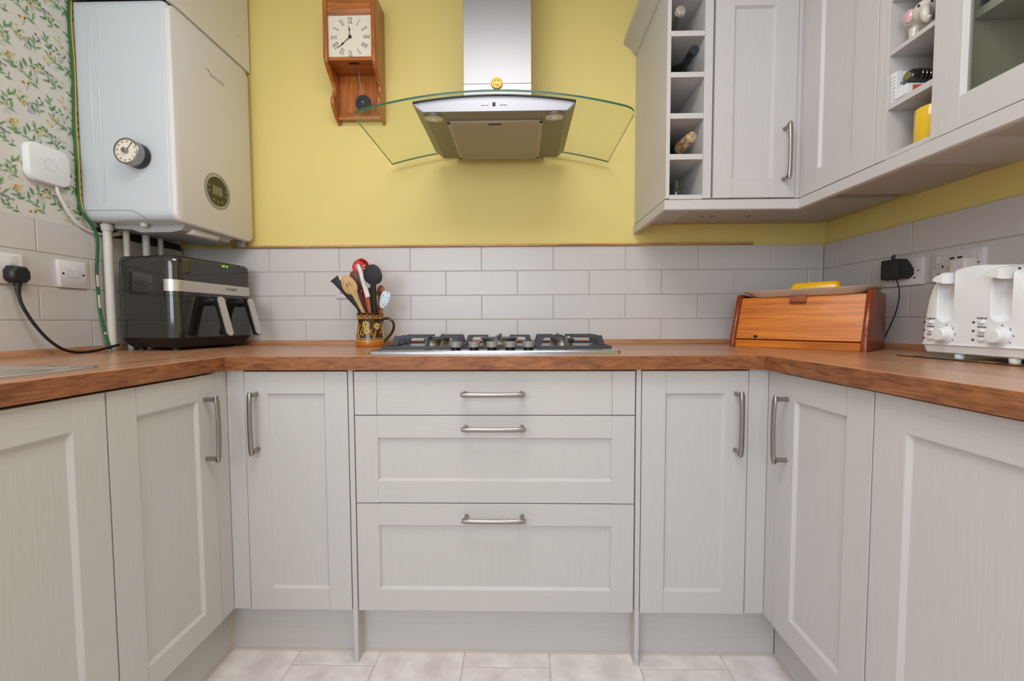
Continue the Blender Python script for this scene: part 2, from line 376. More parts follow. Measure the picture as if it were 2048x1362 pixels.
# flat printed pattern on the wallpaper: sprigs, berries and little flowers
def wallpaper_print():
    pal = [('stem', (146, 152, 132)), ('leaf_dark', (112, 146, 108)), ('leaf_mid', (150, 182, 142)), ('leaf_pale', (182, 202, 174)),
           ('flower', (228, 204, 138)), ('flower_deep', (220, 184, 112)), ('berry', (164, 138, 176)), ('berry_deep', (134, 108, 150))]
    ms = []
    for n, c in pal:
        M['paper_'+n] = mat('wallpaper '+n, c, 0.65); ms.append('paper_'+n)
    b = MB(); X0 = XL-0.009
    rnd = random.Random(11); lay = [0]
    y_lo, y_hi, z_lo, z_hi = -1.25, -0.30, ZROW+0.001, 2.42
    pats = []
    def leaf(y, z, a, L, w, k):
        pts = []
        for t in (0, .2, .45, .7, 1): pts.append((t*L, math.sin(PI*min(1, t**.8))*w/2))
        for t in (.7, .45, .2): pts.append((t*L, -math.sin(PI*min(1, t**.8))*w/2))
        pats.append((k, [(y+math.cos(a)*p-math.sin(a)*q, z+math.sin(a)*p+math.cos(a)*q) for p, q in pts]))
    def dot(y, z, r, k, n=6):
        pats.append((k, [(y+r*math.cos(2*PI*i/n), z+r*math.sin(2*PI*i/n)) for i in range(n)]))
    def line(pts, w, k):
        for (y, z), (y2, z2) in zip(pts, pts[1:]):
            a = math.atan2(z2-z, y2-y)+PI/2; dy, dz = math.cos(a)*w/2, math.sin(a)*w/2
            pats.append((k, [(y-dy, z-dz), (y2-dy, z2-dz), (y2+dy, z2+dz), (y+dy, z+dz)]))
    def sprig(y, z, a, n, L, big):
        pts = [(y, z)]; aa = a; bend = rnd.choice((-1, 1))*rnd.uniform(.06, .16)
        for i in range(n*2):
            aa += bend; pts.append((pts[-1][0]+math.cos(aa)*L*.5, pts[-1][1]+math.sin(aa)*L*.5))
        line(pts, 0.0008, 0)
        for i in range(1, len(pts)):
            sgn = 1 if i % 2 else -1; k = rnd.uniform(.8, 1.2)
            an = aa-bend*(len(pts)-i)+sgn*rnd.uniform(.6, 1.0); kind = rnd.choice((1, 2, 2, 2, 3))
            leaf(pts[i][0], pts[i][1], an, big*k, big*k*rnd.uniform(.30, .42), kind)
            leaf(pts[i][0], pts[i][1], an-.08*sgn, big*k*.95, big*k*.13, 1 if kind != 1 else 2)
        leaf(pts[-1][0], pts[-1][1], aa, big*1.1, big*.40, 2); leaf(pts[-1][0], pts[-1][1], aa, big, big*.14, 1)
    def blossom(y, z):
        for i in range(rnd.randint(5, 8)):
            cy, cz = y+rnd.gauss(0, .0095), z+rnd.gauss(0, .0095)
            for j in range(4): dot(cy+.0023*math.cos(j*1.57+i), cz+.0023*math.sin(j*1.57+i), .0021, 4 if rnd.random() < .7 else 5, 5)
            line([(y, z-.022), (cy, cz)], .0004, 0)
    def berries(y, z, a):
        for i in range(30):
            t = rnd.random(); q = rnd.gauss(0, .0048*(1.15-t))
            dot(y+math.cos(a)*t*.03-math.sin(a)*q, z+math.sin(a)*t*.03+math.cos(a)*q, rnd.uniform(.0011, .0019), 6 if rnd.random() < .6 else 7, 5)
    def fern(y, z, a):
        pts = [(y+math.cos(a+.12*i)*i*.007, z+math.sin(a+.12*i)*i*.007) for i in range(7)]
        line(pts, .0005, 3)
        for i in range(1, 7):
            for sgn in (1, -1): leaf(pts[i][0], pts[i][1], a+.12*i+sgn*.9, .011, .0018, 3 if i % 2 else 2)
    # one repeat of 0.26 x 0.186
    sprig(.02, .02, 1.9, 4, .021, .025); sprig(.10, .10, .9, 4, .021, .027); sprig(.17, .02, 1.2, 4, .021, .025); sprig(.22, .11, 2.3, 3, .021, .025)
    sprig(.07, .05, 2.6, 3, .019, .023); sprig(.14, .15, -2.4, 3, .018, .024); sprig(.20, .16, .4, 3, .018, .022); sprig(.05, .155, 1.4, 2, .018, .022); sprig(.12, .03, 2.2, 2, .018, .021); sprig(.24, .07, 1.0, 2, .018, .021)
    for p in ((.035, .06, .6), (.15, .055, 2.7), (.195, .125, 1.7), (.075, .125, 2.0), (.125, .135, .3), (.01, .13, 1.2), (.215, .015, 2.4), (.09, .17, 2.8)): sprig(p[0], p[1], p[2], 2, .016, .019)
    for p in ((.045, .135), (.125, .055), (.205, .085), (.245, .03), (.16, .12), (.01, .09), (.085, .02), (.235, .165)): blossom(*p)
    for p in ((.03, .165, 2.2), (.075, .15, .8), (.15, .085, 2.0), (.11, .17, 1.1), (.195, .045, 2.6), (.25, .13, 1.4), (.06, .085, 2.9)): berries(*p)
    for p in ((.0, .05, .8), (.095, .075, 2.4), (.18, .10, .5), (.23, .06, 2.0), (.13, .01, 2.9), (.05, .11, .2)): fern(*p)
    for iy in range(-5, 0):
        for iz in range(6, 14):
            for idx, (k, pts) in enumerate(pats):
                q = [(iy*.26+p[0], iz*.186+p[1]) for p in pts]
                if min(p[0] for p in q) < y_lo or max(p[0] for p in q) > y_hi or min(p[1] for p in q) < z_lo or max(p[1] for p in q) > z_hi: continue
                b.mi = k
                h = X0+0.00015+{0: 0, 3: .0001, 2: .0002, 1: .0003, 4: .0004, 5: .0005, 6: .0004, 7: .0005}[k]
                b.poly([(h, p[0], p[1]) for p in q])
    o = ob('printed_flowers', b, ms, wall_left); o['kind'] = 'stuff'
wallpaper_print()

# ------------------------------------------------------------------ worktop (three lengths, wooden upstands, front edging)
wt = thing('worktop', 'walnut effect laminate worktop running round three sides of the kitchen', 'worktop', (-0.22, -0.3, ZW-0.0385))
def slab(x0, x1, y0, y1, mt, me, edges):
    o = ob('worktop_section', MB().box(x0, x1, y0, y1, ZW-0.0383, ZW, 0.0012), mt, wt, world=True)
    for (a, b, c, d) in edges:
        ob('front_edging', MB().box(a, b, c, d, ZW-0.0385, ZW-0.0008, 0.0008), me, o)
slab(-0.9716, 0.5313, -0.6130, -0.0005, 'wt_x', 'edge_x', [(-0.9716, 0.5313, -0.6142, -0.6120)])
slab(XL, -0.9728, -1.56, -0.0005, 'wt_y', 'edge_y', [(-0.9738, -0.9716, -1.56, -0.6142)])
slab(0.5325, XR, -1.56, -0.0005, 'wt_y', 'edge_y', [(0.5313, 0.5335, -1.56, -0.6142)])
UP1 = (MB().prism([(-.0005, ZW+.0002), (-.020, ZW+.0002), (-.019, ZW+.012), (-.012, ZW+.019), (-.0005, ZW+.019)], YZ, XL+.0205, XR-.0205))
tag(ob('upstand', UP1, 'wt_x'), 'low wooden upstand strip along the back wall behind the hob', 'upstand')
UP2 = (MB().prism([(XL, ZW+.0002), (XL+.02, ZW+.0002), (XL+.019, ZW+.012), (XL+.012, ZW+.019), (XL, ZW+.019)], XZ, -1.5, -.0005))
tag(ob('upstand', UP2, 'wt_y'), 'low wooden upstand strip along the left wall', 'upstand')
UP3 = (MB().prism([(XR, ZW+.0002), (XR-.02, ZW+.0002), (XR-.019, ZW+.012), (XR-.012, ZW+.019), (XR, ZW+.019)], XZ, -1.5, -.0005))
tag(ob('upstand', UP3, 'wt_y'), 'low wooden upstand strip along the right wall', 'upstand')

# ------------------------------------------------------------------ cabinet joinery
def handle_mesh():
    b = MB(); n = 14
    pts, rad = [], []
    for i in range(n+1):
        t = -1+2*i/n; x = t*0.090
        pts.append((x, -0.0325-0.0035*(1-t*t), 0))
        k = 0.62 if abs(t) == 1 else 1.0
        rad.append((0.0052*k, 0.0074*k*(1-0.10*(1-t*t))))
    b.sweep(pts, rad, 12, side=(0, 1, 0))
    for sx in (-1, 1):
        b.sweep([(sx*.080, 0.0, 0), (sx*.080, -.012, 0), (sx*.080, -.022, 0), (sx*.081, -.031, 0)], [.0062, .0055, .0060, .0085], 12)
    me = b.mesh('handle'); me.materials.append(M['nickel']); return me
HM = handle_mesh()
def handle(parent, x, z, vertical):
    return ob('handle', HM, None, parent, (x, 0, z), (0, R(90) if vertical else 0, 0), label='satin nickel bow handle')
def frame_member(w, kind, a, b, z0, z1, s=1):
    """kind 'stile': upright, bevelled on its inner side; 'rail': level"""
    m = MB(); c = 0.0008; d = 0.0085; ch = 0.0055
    if kind == 'stile':
        q = [(a, c), (a+s*c, 0), (a+s*(w-c), 0), (a+s*w, .0005), (a+s*(w+ch), d), (a+s*(w+ch), .016), (a, .016)]
        m.prism(q, lambda p, t: (p[0], p[1], t), z0, z1)
    else:
        q = [(z0, c), (z0+s*c, 0), (z0+s*(w-c), 0), (z0+s*w, .0005), (z0+s*(w+ch), d), (z0+s*(w+ch), .016), (z0, .016)]
        m.prism(q, lambda p, t: (t, p[1], p[0]), a, b)
    return m
def shaker(parent, x0, x1, z0, z1, wl=.064, wr=.064, wb=.064, wt_=.064, name='door', pane=False, grain='cab_v'):
    if pane:
        d = ob(name, MB().box(x0+wl-.012, x1-wr+.012, .0085, .0125, z0+wb-.012, z1-wt_+.012), 'pane', parent, label='clear glass pane of the door')
    else:
        d = ob(name, MB().box(x0+.004, x1-.004, .0085, .0195, z0+.004, z1-.004), grain, parent)
    g = .0004
    ob('stile', frame_member(wl, 'stile', x0, 0, z0, z1, 1), 'cab_v', d, angle=12); ob('stile', frame_member(wr, 'stile', x1, 0, z0, z1, -1), 'cab_v', d, angle=12)
    ob('rail', frame_member(wb, 'rail', x0+wl+g, x1-wr-g, z0, 0, 1), 'cab_h', d, angle=12); ob('rail', frame_member(wt_, 'rail', x0+wl+g, x1-wr-g, z1, 0, -1), 'cab_h', d, angle=12)
    if pane:
        for (a, b_, c, e) in ((x0, x0+wl, z0, z1), (x1-wr, x1, z0, z1), (x0+wl, x1-wr, z0, z0+wb), (x0+wl, x1-wr, z1-wt_, z1)):
            ob('frame_back', MB().box(a, b_, .015, .0195, c, e), 'cab_v', d)
    return d
ZD0, ZD1 = 0.1560, 0.8580
def base_cab(label, loc, rz, parts):
    t = thing('base_cabinet', label, 'cabinet', loc, rz, 'grey base cabinets under the worktop')
    for p in parts:
        k = p[0]
        if k == 'carcass': ob('carcass', MB().box(p[1], p[2], .0225, .545, ZD0-.004, .8635), 'gap', t)
        if k == 'post': ob('corner_post', MB().box(p[1], p[2], p[3] if len(p) > 3 else .0, .022, ZD0-.0005, .862, .0012), 'cab_v', t)
        if k == 'door':
            d = shaker(t, p[1], p[2], ZD0, ZD1, p[3], p[4])
            if p[5] is not None: handle(d, p[5], .7137, True)
        if k == 'plinth': ob('plinth', MB().box(p[1], p[2], p[3], p[3]+.018, .0, .150, .001), 'cab_h', t)
        if k == 'bead':
            ob('sealant_bead', MB().sweep(p[1], .0032, 6), 'bead', t)
    return t
YD = -0.5911
# back run (local x is world x)
base_cab('narrow grey shaker base cabinet left of the drawers, handle on its left edge', (0, YD, 0), 0,
    [('carcass', -.9300, -.6330), ('post', -.9850, -.9345, .0015), ('door', -.9325, -.6345, .064, .066, -.8965),
     ('plinth', -1.0225, -.6320, .0407), ('bead', [(-1.021, .0395, .002), (-.633, .0395, .002)]), ('bead', [(-1.0215, .039, .004), (-1.0215, .039, .148)])])
base_cab('narrow grey shaker base cabinet right of the drawers, handle on its right edge', (0, YD, 0), 0,
    [('carcass', .2060, .5000), ('post', .5020, .5565, .0015), ('door', .2030, .4995, .0665, .0645, .4650),
     ('plinth', .2020, .6135, .0407), ('bead', [(.203, .0395, .002), (.612, .0395, .002)])])
# left run faces +x, right run faces -x
base_cab('grey shaker corner cabinet on the left run with a handle', (-.9826, 0, 0), PI/2,
    [('carcass', -.9370, -.6010), ('post', -.6395, -.5898, .0015), ('door', -.9370, -.6415, .064, .0585, -.6775),
     ('plinth', -.9385, -.5508, .0402), ('bead', [(-.9385, .039, .002), (-.552, .039, .002)])])
base_cab('wide grey shaker cabinet under the sink at the left edge of the photo', (-.9826, 0, 0), PI/2,
    [('carcass', -1.5380, -.9420), ('door', -1.5370, -.9405, .064, .0645, None), ('plinth', -1.5380, -.9395, .0402)])
base_cab('grey shaker corner cabinet on the right run with a handle', (.5541, 0, 0), -PI/2,
    [('carcass', .6010, .9370), ('post', .5898, .6335, .0015), ('door', .6355, .9370, .0685, .0655, .6765),
     ('plinth', .5508, .9385, .0596), ('bead', [(.552, .0584, .002), (.9385, .0584, .002)])])
base_cab('wide grey shaker cabinet below the toaster at the right edge of the photo', (.5541, 0, 0), -PI/2,
    [('carcass', .9420, 1.5380), ('door', .9405, 1.5370, .068, .064, None), ('plinth', .9395, 1.5380, .0596)])

du = thing('drawer_unit', 'grey three drawer unit under the hob', 'drawers', (0, YD, 0))
ob('carcass', MB().box(-.6130, .1820, .0225, .545, ZD0-.004, .8635), 'gap', du)
for (a, b) in ((-.6312, -.6170), (.1868, .2005)):
    ob('side_panel', MB().box(a, b, -.002, .545, 0, .8635, .001), 'cab_v', du)
ob('plinth', MB().box(-.6165, .1863, .0407, .0587, 0, .150, .001), 'cab_h', du)
ob('sealant_bead', MB().sweep([(-.616, .0395, .002), (.186, .0395, .002)], .0032, 6), 'bead', du)
ob('sealant_bead', MB().sweep([(-.6155, .039, .004), (-.6155, .039, .15)], .0028, 6), 'bead', du)
ob('sealant_bead', MB().sweep([(.1855, .039, .004), (.1855, .039, .15)], .0028, 6), 'bead', du)
x0, x1 = -.6145, .1835
d1 = ob('drawer', MB().box(x0+.0645, x1-.0645, .0003, .0195, .7330, ZD1, .0006), 'cab_h', du)
ob('stile', MB().box(x0, x0+.064, 0, .0195, .7330, ZD1, .0006), 'cab_v', d1); ob('stile', MB().box(x1-.064, x1, 0, .0195, .7330, ZD1, .0006), 'cab_v', d1)
handle(d1, -.2165, .7960, False)
d2 = shaker(du, x0, x1, .4775, .7305, name='drawer'); handle(d2, -.2155, .6990, False)
d3 = shaker(du, x0, x1, ZD0, .4745, name='drawer'); handle(d3, -.2160, .4392, False)

# ------------------------------------------------------------------ wall cabinets
YW, XW = -0.365, 0.7717
wr = thing('wine_rack_cabinet', 'tall narrow open wine rack with five cubbyholes at the left end of the wall cabinets', 'cabinet', (.41, -.18, 1.396))
def wbox(name, p, m, t, bev=.0006): return ob(name, MB().box(*p, bev), m, t, world=True)
wbox('side_panel', (.3389, .3515, YW, .0085, 1.4, 2.09), 'cab_v', wr); wbox('side_panel', (.4590, .4862, YW, .0085, 1.4, 2.09), 'cab_v', wr)
wbox('back_panel', (.352, .4585, -.006, .004, 1.4, 2.08), 'cab_in', wr)
wbox('shelf', (.3517, .4588, YW+.001, -.006, 1.3975, 1.4121), 'cab_h', wr)
for (a, b) in ((1.5256, 1.5436), (1.6566, 1.6739), (1.7877, 1.8044), (1.917, 1.934), (2.0475, 2.09)):
    wbox('shelf', (.3517, .4588, YW+.001, -.006, a, b), 'cab_h', wr)

wd = thing('wall_cabinet', 'grey shaker wall cabinet with a bow handle, right of the wine rack', 'cabinet', (0, YW, 0), 0, 'grey wall cabinets')
ob('carcass', MB().box(.4870, 1.1, .0225, .3735, 1.4, 2.09), 'cab_in', wd)
d = shaker(wd, .4935, .7575, 1.4008, 2.075, .0605, .0735, .0612, .0665); handle(d, .7190, 1.5385, True)
ob('corner_post', MB().box(.7595, .7840, .0012, .022, 1.3985, 2.085, .001), 'cab_v', wd)
for x in (.56, .60, .74): ob('cover_cap', MB().cyl((x, .24, 1.3992), (x, .24, 1.4005), .006), 'gap', wd)

wc = thing('wall_cabinet', 'grey shaker wall cabinet without a handle between the corner and the open shelves', 'cabinet', (XW, 0, 0), -PI/2, 'grey wall cabinets')
ob('carcass', MB().box(.3890, .6530, .0225, .3550, 1.4, 2.09), 'cab_in', wc)
ob('corner_post', MB().box(.3665, .3835, .0012, .022, 1.3985, 2.085, .001), 'cab_v', wc)
shaker(wc, .3860, .6520, 1.3985, 2.075, .0612, .0730, .0635, .0665)

wo = thing('open_shelf_cabinet', 'narrow open shelf unit holding pills, an ornament and a yellow mug', 'shelf', (XW, 0, 0), -PI/2)
ob('side_panel', MB().box(.6545, .6690, 0, .3550, 1.3985, 2.09, .0006), 'cab_v', wo); ob('side_panel', MB().box(.6692, .6840, .0012, .3550, 1.3985, 2.09, .0006), 'cab_v', wo)
ob('side_panel', MB().box(.7975, .8120, .0225, .3550, 1.3985, 2.09, .0006), 'cab_v', wo)
ob('back_panel', MB().box(.6842, .7973, .338, .354, 1.3985, 2.09), 'cab_in', wo)
for (a, b) in ((1.3982, 1.4095), (1.5185, 1.5335), (1.6485, 1.6590), (1.7785, 1.7940)):
    ob('shelf', MB().box(.6842, .7973, .004, .338, a, b, .0006), 'cab_h', wo)

wg = thing('glazed_wall_cabinet', 'grey glass fronted wall cabinet at the right edge of the photo', 'cabinet', (XW, 0, 0), -PI/2)
for (a, b) in ((.8125, .8285), (1.284, 1.30)): ob('side_panel', MB().box(a, b, .0225, .3550, 1.3985, 2.09), 'cab_in', wg)
ob('base_panel', MB().box(.8287, 1.2838, .0225, .3550, 1.3985, 1.4150), 'cab_in', wg); ob('top_panel', MB().box(.8287, 1.2838, .0225, .3550, 2.074, 2.09), 'cab_in', wg)
ob('back_panel', MB().box(.8287, 1.2838, .342, .3540, 1.4152, 2.0738), 'cab_in', wg)
ob('shelf', MB().box(.8287, 1.2838, .055, .342, 1.634, 1.653, .0006), 'cab_h', wg)
shaker(wg, .7995, 1.2975, 1.3975, 2.075, .0605, .0605, .0640, .0665, pane=True)

def moulding(prof, path, outs):
    b = MB(); rr = []
    for (x, y), (ox, oy) in zip(path, outs): rr.append([(x+ox*o, y+oy*o, z) for o, z in prof])
    return b.rings(rr)
outs = [(-1, 0), (-1, -1), (-1, -1), (-1, 0)]
cor = [(-.002, 2.0860), (.004, 2.0860), (.0065, 2.0905), (.0105, 2.0935), (.014, 2.1010), (.021, 2.1120), (.031, 2.1210), (.045, 2.1275), (.0505, 2.1310), (.0505, 2.1480), (-.002, 2.1480)]
tag(ob('cornice', moulding(cor, [(.3388, .008), (.3388, YW-.004), (XW-.004, YW-.004), (XW-.004, -1.30)], outs), 'cab_h', angle=25),
    'grey cove cornice along the top of the wall cabinets', 'cornice')
pel = [(-.014, 1.3625), (.0015, 1.3615), (.0045, 1.3640), (.0045, 1.3930), (.0033, 1.3942), (-.014, 1.3942)]
tag(ob('light_pelmet', moulding(pel, [(.3388, .008), (.3388, YW), (XW, YW), (XW, -1.30)], outs), 'cab_h', angle=25),
    'grey pelmet strip under the wall cabinets', 'pelmet')
# ------------------------------------------------------------------ extractor hood
HX, HW, HR = -.2218, .4430, .0610          # centre, half width, rise of the arched glass
def arch(x, top=0.0): return 1.6520+HR*(1-((x-HX)/HW)**2)+top
hood = thing('cooker_hood', 'steel chimney cooker hood with arched glass canopy over the hob', 'extractor hood', (HX, -.2, 1.67))
def canopy():
    b = MB(); n = 56; rc = .035; th = .0065
    xs = [HX-HW+2*HW*i/n for i in range(n+1)]
    xs = sorted(xs+[HX-HW+.004, HX-HW+.010, HX-HW+.018, HX+HW-.004, HX+HW-.010, HX+HW-.018])
    def yf(x):
        e = HW-abs(x-HX)
        return -.447 if e >= rc else -.447+rc-math.sqrt(max(0, rc*rc-(rc-e)**2))
    T = [[b.bm.verts.new((x, yf(x), arch(x))), b.bm.verts.new((x, -.022, arch(x)))] for x in xs]
    L = [[b.bm.verts.new((x, yf(x), arch(x)-th)), b.bm.verts.new((x, -.022, arch(x)-th))] for x in xs]
    fs = []
    for i in range(len(xs)-1):
        b.mi = 0; b._done([b.bm.faces.new((T[i][0], T[i+1][0], T[i+1][1], T[i][1])), b.bm.faces.new((L[i][0], L[i][1], L[i+1][1], L[i+1][0]))])
        b.mi = 1; b._done([b.bm.faces.new((T[i][0], L[i][0], L[i+1][0], T[i+1][0])), b.bm.faces.new((T[i][1], T[i+1][1], L[i+1][1], L[i][1]))])
    for i in (0, len(xs)-1):
        b.mi = 1; b._done([b.bm.faces.new((T[i][0], T[i][1], L[i][1], L[i][0]))])
    return b
ob('glass_canopy', canopy(), ['glass', 'glass_edge'], hood, world=True, label='arched clear glass canopy with green edges')
BX0, BX1, ZB = -.4750, .0360, 1.6545
YF, YK = -.430, -.062                     # front and back of the steel body
top = [(BX0+(BX1-BX0)*i/24) for i in range(25)]
bp = [(x, arch(x)-.0115) for x in top]+[(BX1, 1.6790), (BX1-.0260, ZB), (BX0+.0310, ZB), (BX0, 1.6790)]
ob('hood_body', MB().prism(bp, XZ, YF, YK), 'steel_h', hood, world=True, angle=12)
ob('rear_duct', MB().box(-.40, -.04, YK+.0005, .0085, ZB+.026, 1.686), 'steel_h', hood, world=True)
fp = [(x, arch(x)-.0122) for x in top[1:-1]]+[(BX1-.0030, 1.6792), (BX1-.0275, ZB+.0010), (BX0+.0325, ZB+.0010), (BX0+.0030, 1.6792)]
ob('fascia', MB().prism(fp, XZ, YF-.0018, YF+.001), 'lit_steel', hood, world=True, angle=12, label='steel fascia with switches, frontal light put into its tone')
gs = [(x, arch(x)-.0067) for x in top]+[(x, arch(x)-.0117) for x in top[::-1]]
ob('gasket', MB().prism(gs, XZ, YF-.0035, YK), 'black', hood, world=True, label='black seal between glass and body')
GX0, GX1, GY0, GY1 = -.3780, -.0640, -.3730, -.0670
fl = ob('grease_filter', MB().box(GX0, GX1, GY0, GY1, ZB-.0030, ZB+.002, .001), 'filter_metal', hood, world=True, label='ribbed metal grease filter')
rb = MB(); n = 66
for i in range(n):
    x = GX0+.0125+(GX1-GX0-.025)*i/(n-1); rb.box(x-.0013, x+.0013, GY0+.012, GY1-.012, ZB-.0042, ZB-.0028)
o = ob('rib', rb, 'filter_metal', fl); o['kind'] = 'stuff'
fr = MB()
for (p, q_, r_, s_) in ((GX0, GX1, GY0, GY0+.011), (GX0, GX1, GY1-.011, GY1), (GX0, GX0+.011, GY0, GY1), (GX1-.011, GX1, GY0, GY1)): fr.box(p, q_, r_, s_, ZB-.0055, ZB-.002, .001)
ob('filter_rim', fr, 'filter_metal', fl)
ob('filter_handle', MB().box(-.243, -.200, GY0+.0135, GY0+.0190, ZB-.0066, ZB-.002, .001), 'black', fl)
for lx in (-.4150, -.0285):
    q = ob('lamp', MB().cyl((lx, -.3970, ZB+.002), (lx, -.3970, ZB-.0032), .0315, .0300, 32, .0006), 'nickel', hood, world=True, label='round halogen spot in the hood base')
    ob('lamp_ring', MB().sweep([(lx+.0255*math.cos(2*PI*i/36), -.3970+.0255*math.sin(2*PI*i/36), ZB-.0036) for i in range(36)], .0016, 6, closed=True), 'chrome', q)
    ob('lamp_lens', MB().lathe([(.0250, -.0033), (.0240, -.0040), (.016, -.0052), (.001, -.0058)], 28, Matrix.Translation((lx, -.3970, ZB))), 'silver', q)
    ob('lamp_bulb', MB().ball((lx, -.3970, ZB-.0056), (.0080, .0080, .0030), 14), 'dial', q)
ob('button', MB().box(-.2600, -.2375, YF-.0040, YF-.001, 1.6730, 1.6785, .001), 'silver', hood, world=True); ob('button', MB().box(-.2010, -.1910, YF-.0040, YF-.001, 1.6730, 1.6785, .001), 'silver', hood, world=True)
ob('button', MB().box(-.1895, -.1795, YF-.0040, YF-.001, 1.6730, 1.6785, .001), 'silver', hood, world=True)
ob('display', MB().box(-.2245, -.2150, YF-.0036, YF-.001, 1.6705, 1.6820, .0006), 'black_gloss', hood, world=True)
ch = ob('chimney', MB().box(-.3385, -.0975, -.245, .0085, 1.8425, 2.449, .0008), 'steel', hood, world=True)
ob('chimney_sleeve', MB().box(-.3390, -.0970, -.2456, .0085, arch(HX)-.0006, 1.8420, .0008), 'steel', ch)
# smiling magnet
mg = thing('smiley_magnet', 'round yellow smiling face magnet on the steel hood chimney', 'magnet', (-.2200, -.2455, 1.8420))
ob('face', MB().lathe([(.0195, 0), (.0205, .003), (.0185, .0065), (.012, .0085), (.001, .0092)], 28, Matrix.Rotation(PI/2, 4, 'X')), mat('magnet yellow', (236, 200, 70), .3), mg)
M['eye_blue'] = mat('magnet eye', (70, 110, 140), .4); M['mouth'] = mat('magnet mouth', (196, 70, 110), .4)
for sx in (-1, 1): ob('eye', MB().ball((sx*.0065, -.0078, .0050), (.0028, .0014, .0040), 10), 'eye_blue', mg)
ob('mouth', MB().sweep([(.0085*math.cos(a), -.0086+.0012*abs(math.cos(a)), -.0020+.0075*math.sin(a)) for a in [PI+PI*i/10 for i in range(11)]], [.0004]+[.0013]*9+[.0004], 6), 'mouth', mg)

# ------------------------------------------------------------------ gas hob
hob = thing('gas_hob', 'five burner steel gas hob set into the wooden worktop', 'hob', (-.219, -.29, ZW))
pl = MB()
pts = rrect(-.3795, .3790, -.2370, .2450, .012, 4)
pl.rings([[(x, y, .0002) for x, y in pts], [(x, y, .0045) for x, y in pts], [(x*.9925, y*.988, .0085) for x, y in pts]])
ob('hob_plate', pl, 'hob_steel', hob)
ZH = .0085
burn = [(-.228, -.015, .029), (-.231, .150, .034), (0, .085, .064), (.229, -.015, .036), (.228, .150, .032)]
for (x, y, r) in burn:
    q = ob('burner', MB().lathe([(r*1.35, ZH), (r*1.25, ZH+.003), (r*.92, ZH+.004), (r*.92, ZH+.019), (r*1.02, ZH+.0205), (r*1.02, ZH+.0215), (.004, ZH+.0215)], 36, Matrix.Translation((x, y, 0))), 'burner', hob)
    ob('burner_cap', MB().lathe([(r*1.04, ZH+.0216), (r*1.10, ZH+.0235), (r*1.08, ZH+.0265), (r*.9, ZH+.0285), (.002, ZH+.0285)], 36, Matrix.Translation((x, y, 0))), 'iron', q)
    tb = MB(); n = int(r*900)
    for k in range(n):
        a = 2*PI*k/n
        ca, sa = math.cos(a), math.sin(a); px, py = x+ca*r*.93, y+sa*r*.93
        tb.cyl((px, py, ZH+.0135), (px, py, ZH+.0205), .0016, .0016, 5)
    ob('flame_port', tb, 'ink', q)['kind'] = 'stuff'
def finger(s, t, w, leg=.019):
    """iron plate of thickness w: a leaning leg on the frame at s, and a level arm reaching to t"""
    S_, T_ = Vector(s), Vector(t); L = (T_-S_).length; u = (T_-S_).normalized(); n = Vector((-u.y, u.x, 0))
    lg_ = min(leg, L*.34); z0 = ZH+.004
    prof = [(-.002, z0), (.008, ZT-.003), (.0105, ZT), (L-.001, ZT), (L, ZT-.001), (L, ZT-.0080), (lg_+.011, ZT-.0085), (lg_+.0065, ZT-.0125), (lg_, z0)]
    return MB().prism(prof, lambda p, k: tuple(S_+u*p[0]+n*k+Vector((0, 0, p[1]))), -w/2, w/2)
ZT = .0465
def grate(x0, x1, y0, y1, fingers, label):
    b = MB(); w = .0085; z0, z1 = ZH+.0003, ZH+.0075
    b.box(x0, x1, y0, y0+w, z0, z1, .001); b.box(x0, x1, y1-w, y1, z0, z1, .001)
    b.box(x0, x0+w, y0+w, y1-w, z0, z1, .001); b.box(x1-w, x1, y0+w, y1-w, z0, z1, .001)
    g = ob('pan_support', b, 'iron', hob, label=label)
    for (sx, sy, tx, ty, wd) in fingers:
        ob('support_finger', finger((sx, sy, 0), (tx, ty, 0), wd), 'iron', g)
    return g
def side_fingers(x0, x1, c1, c2):
    F = []
    for (cx, cy) in (c1, c2):
        F += [(x0+.004, cy, cx-.024, cy, .0085), (x1-.004, cy, cx+.024, cy, .0085)]
    y = .068
    F += [(x0+.004, y, x0+.105, y, .0085), (x1-.004, y, x1-.085, y, .0085)]
    F += [(c1[0], -.118, c1[0], c1[1]-.022, .0085), (c2[0], .232, c2[0], c2[1]+.020, .0085)]
    return F
grate(-.3760, -.1300, -.122, .236, side_fingers(-.376, -.130, (-.229, -.015), (-.231, .150)), 'cast iron pan support over the left pair of burners')
grate(-.1280, .1275, -.122, .236, [(-.124, .085, -.040, .085, .0095), (.1235, .085, .040, .085, .0095),
      (0, -.118, 0, .040, .0085), (0, .232, 0, .128, .0085)], 'cast iron pan support over the middle burner')
grate(.1300, .3760, -.122, .236, side_fingers(.130, .376, (.229, -.015), (.228, .150)), 'cast iron pan support over the right pair of burners')
for kx in (-.1205, -.0640, -.0085, .0480, .1045):
    q = ob('knob', MB().cyl((kx, -.186, ZH+.0075), (kx, -.186, ZH+.0255), .0172, .0188, 28, .0012), 'knob_silver', hob)
    ob('knob_base', MB().lathe([(.0165, .0002), (.0140, .001), (.0140, .0050), (.0178, .0078)], 24, Matrix.Translation((kx, -.186, ZH))), 'black', q)
    ob('knob_cap', MB().cyl((kx, -.186, ZH+.0253), (kx, -.186, ZH+.0262), .0165, .0160, 28), 'iron', q)

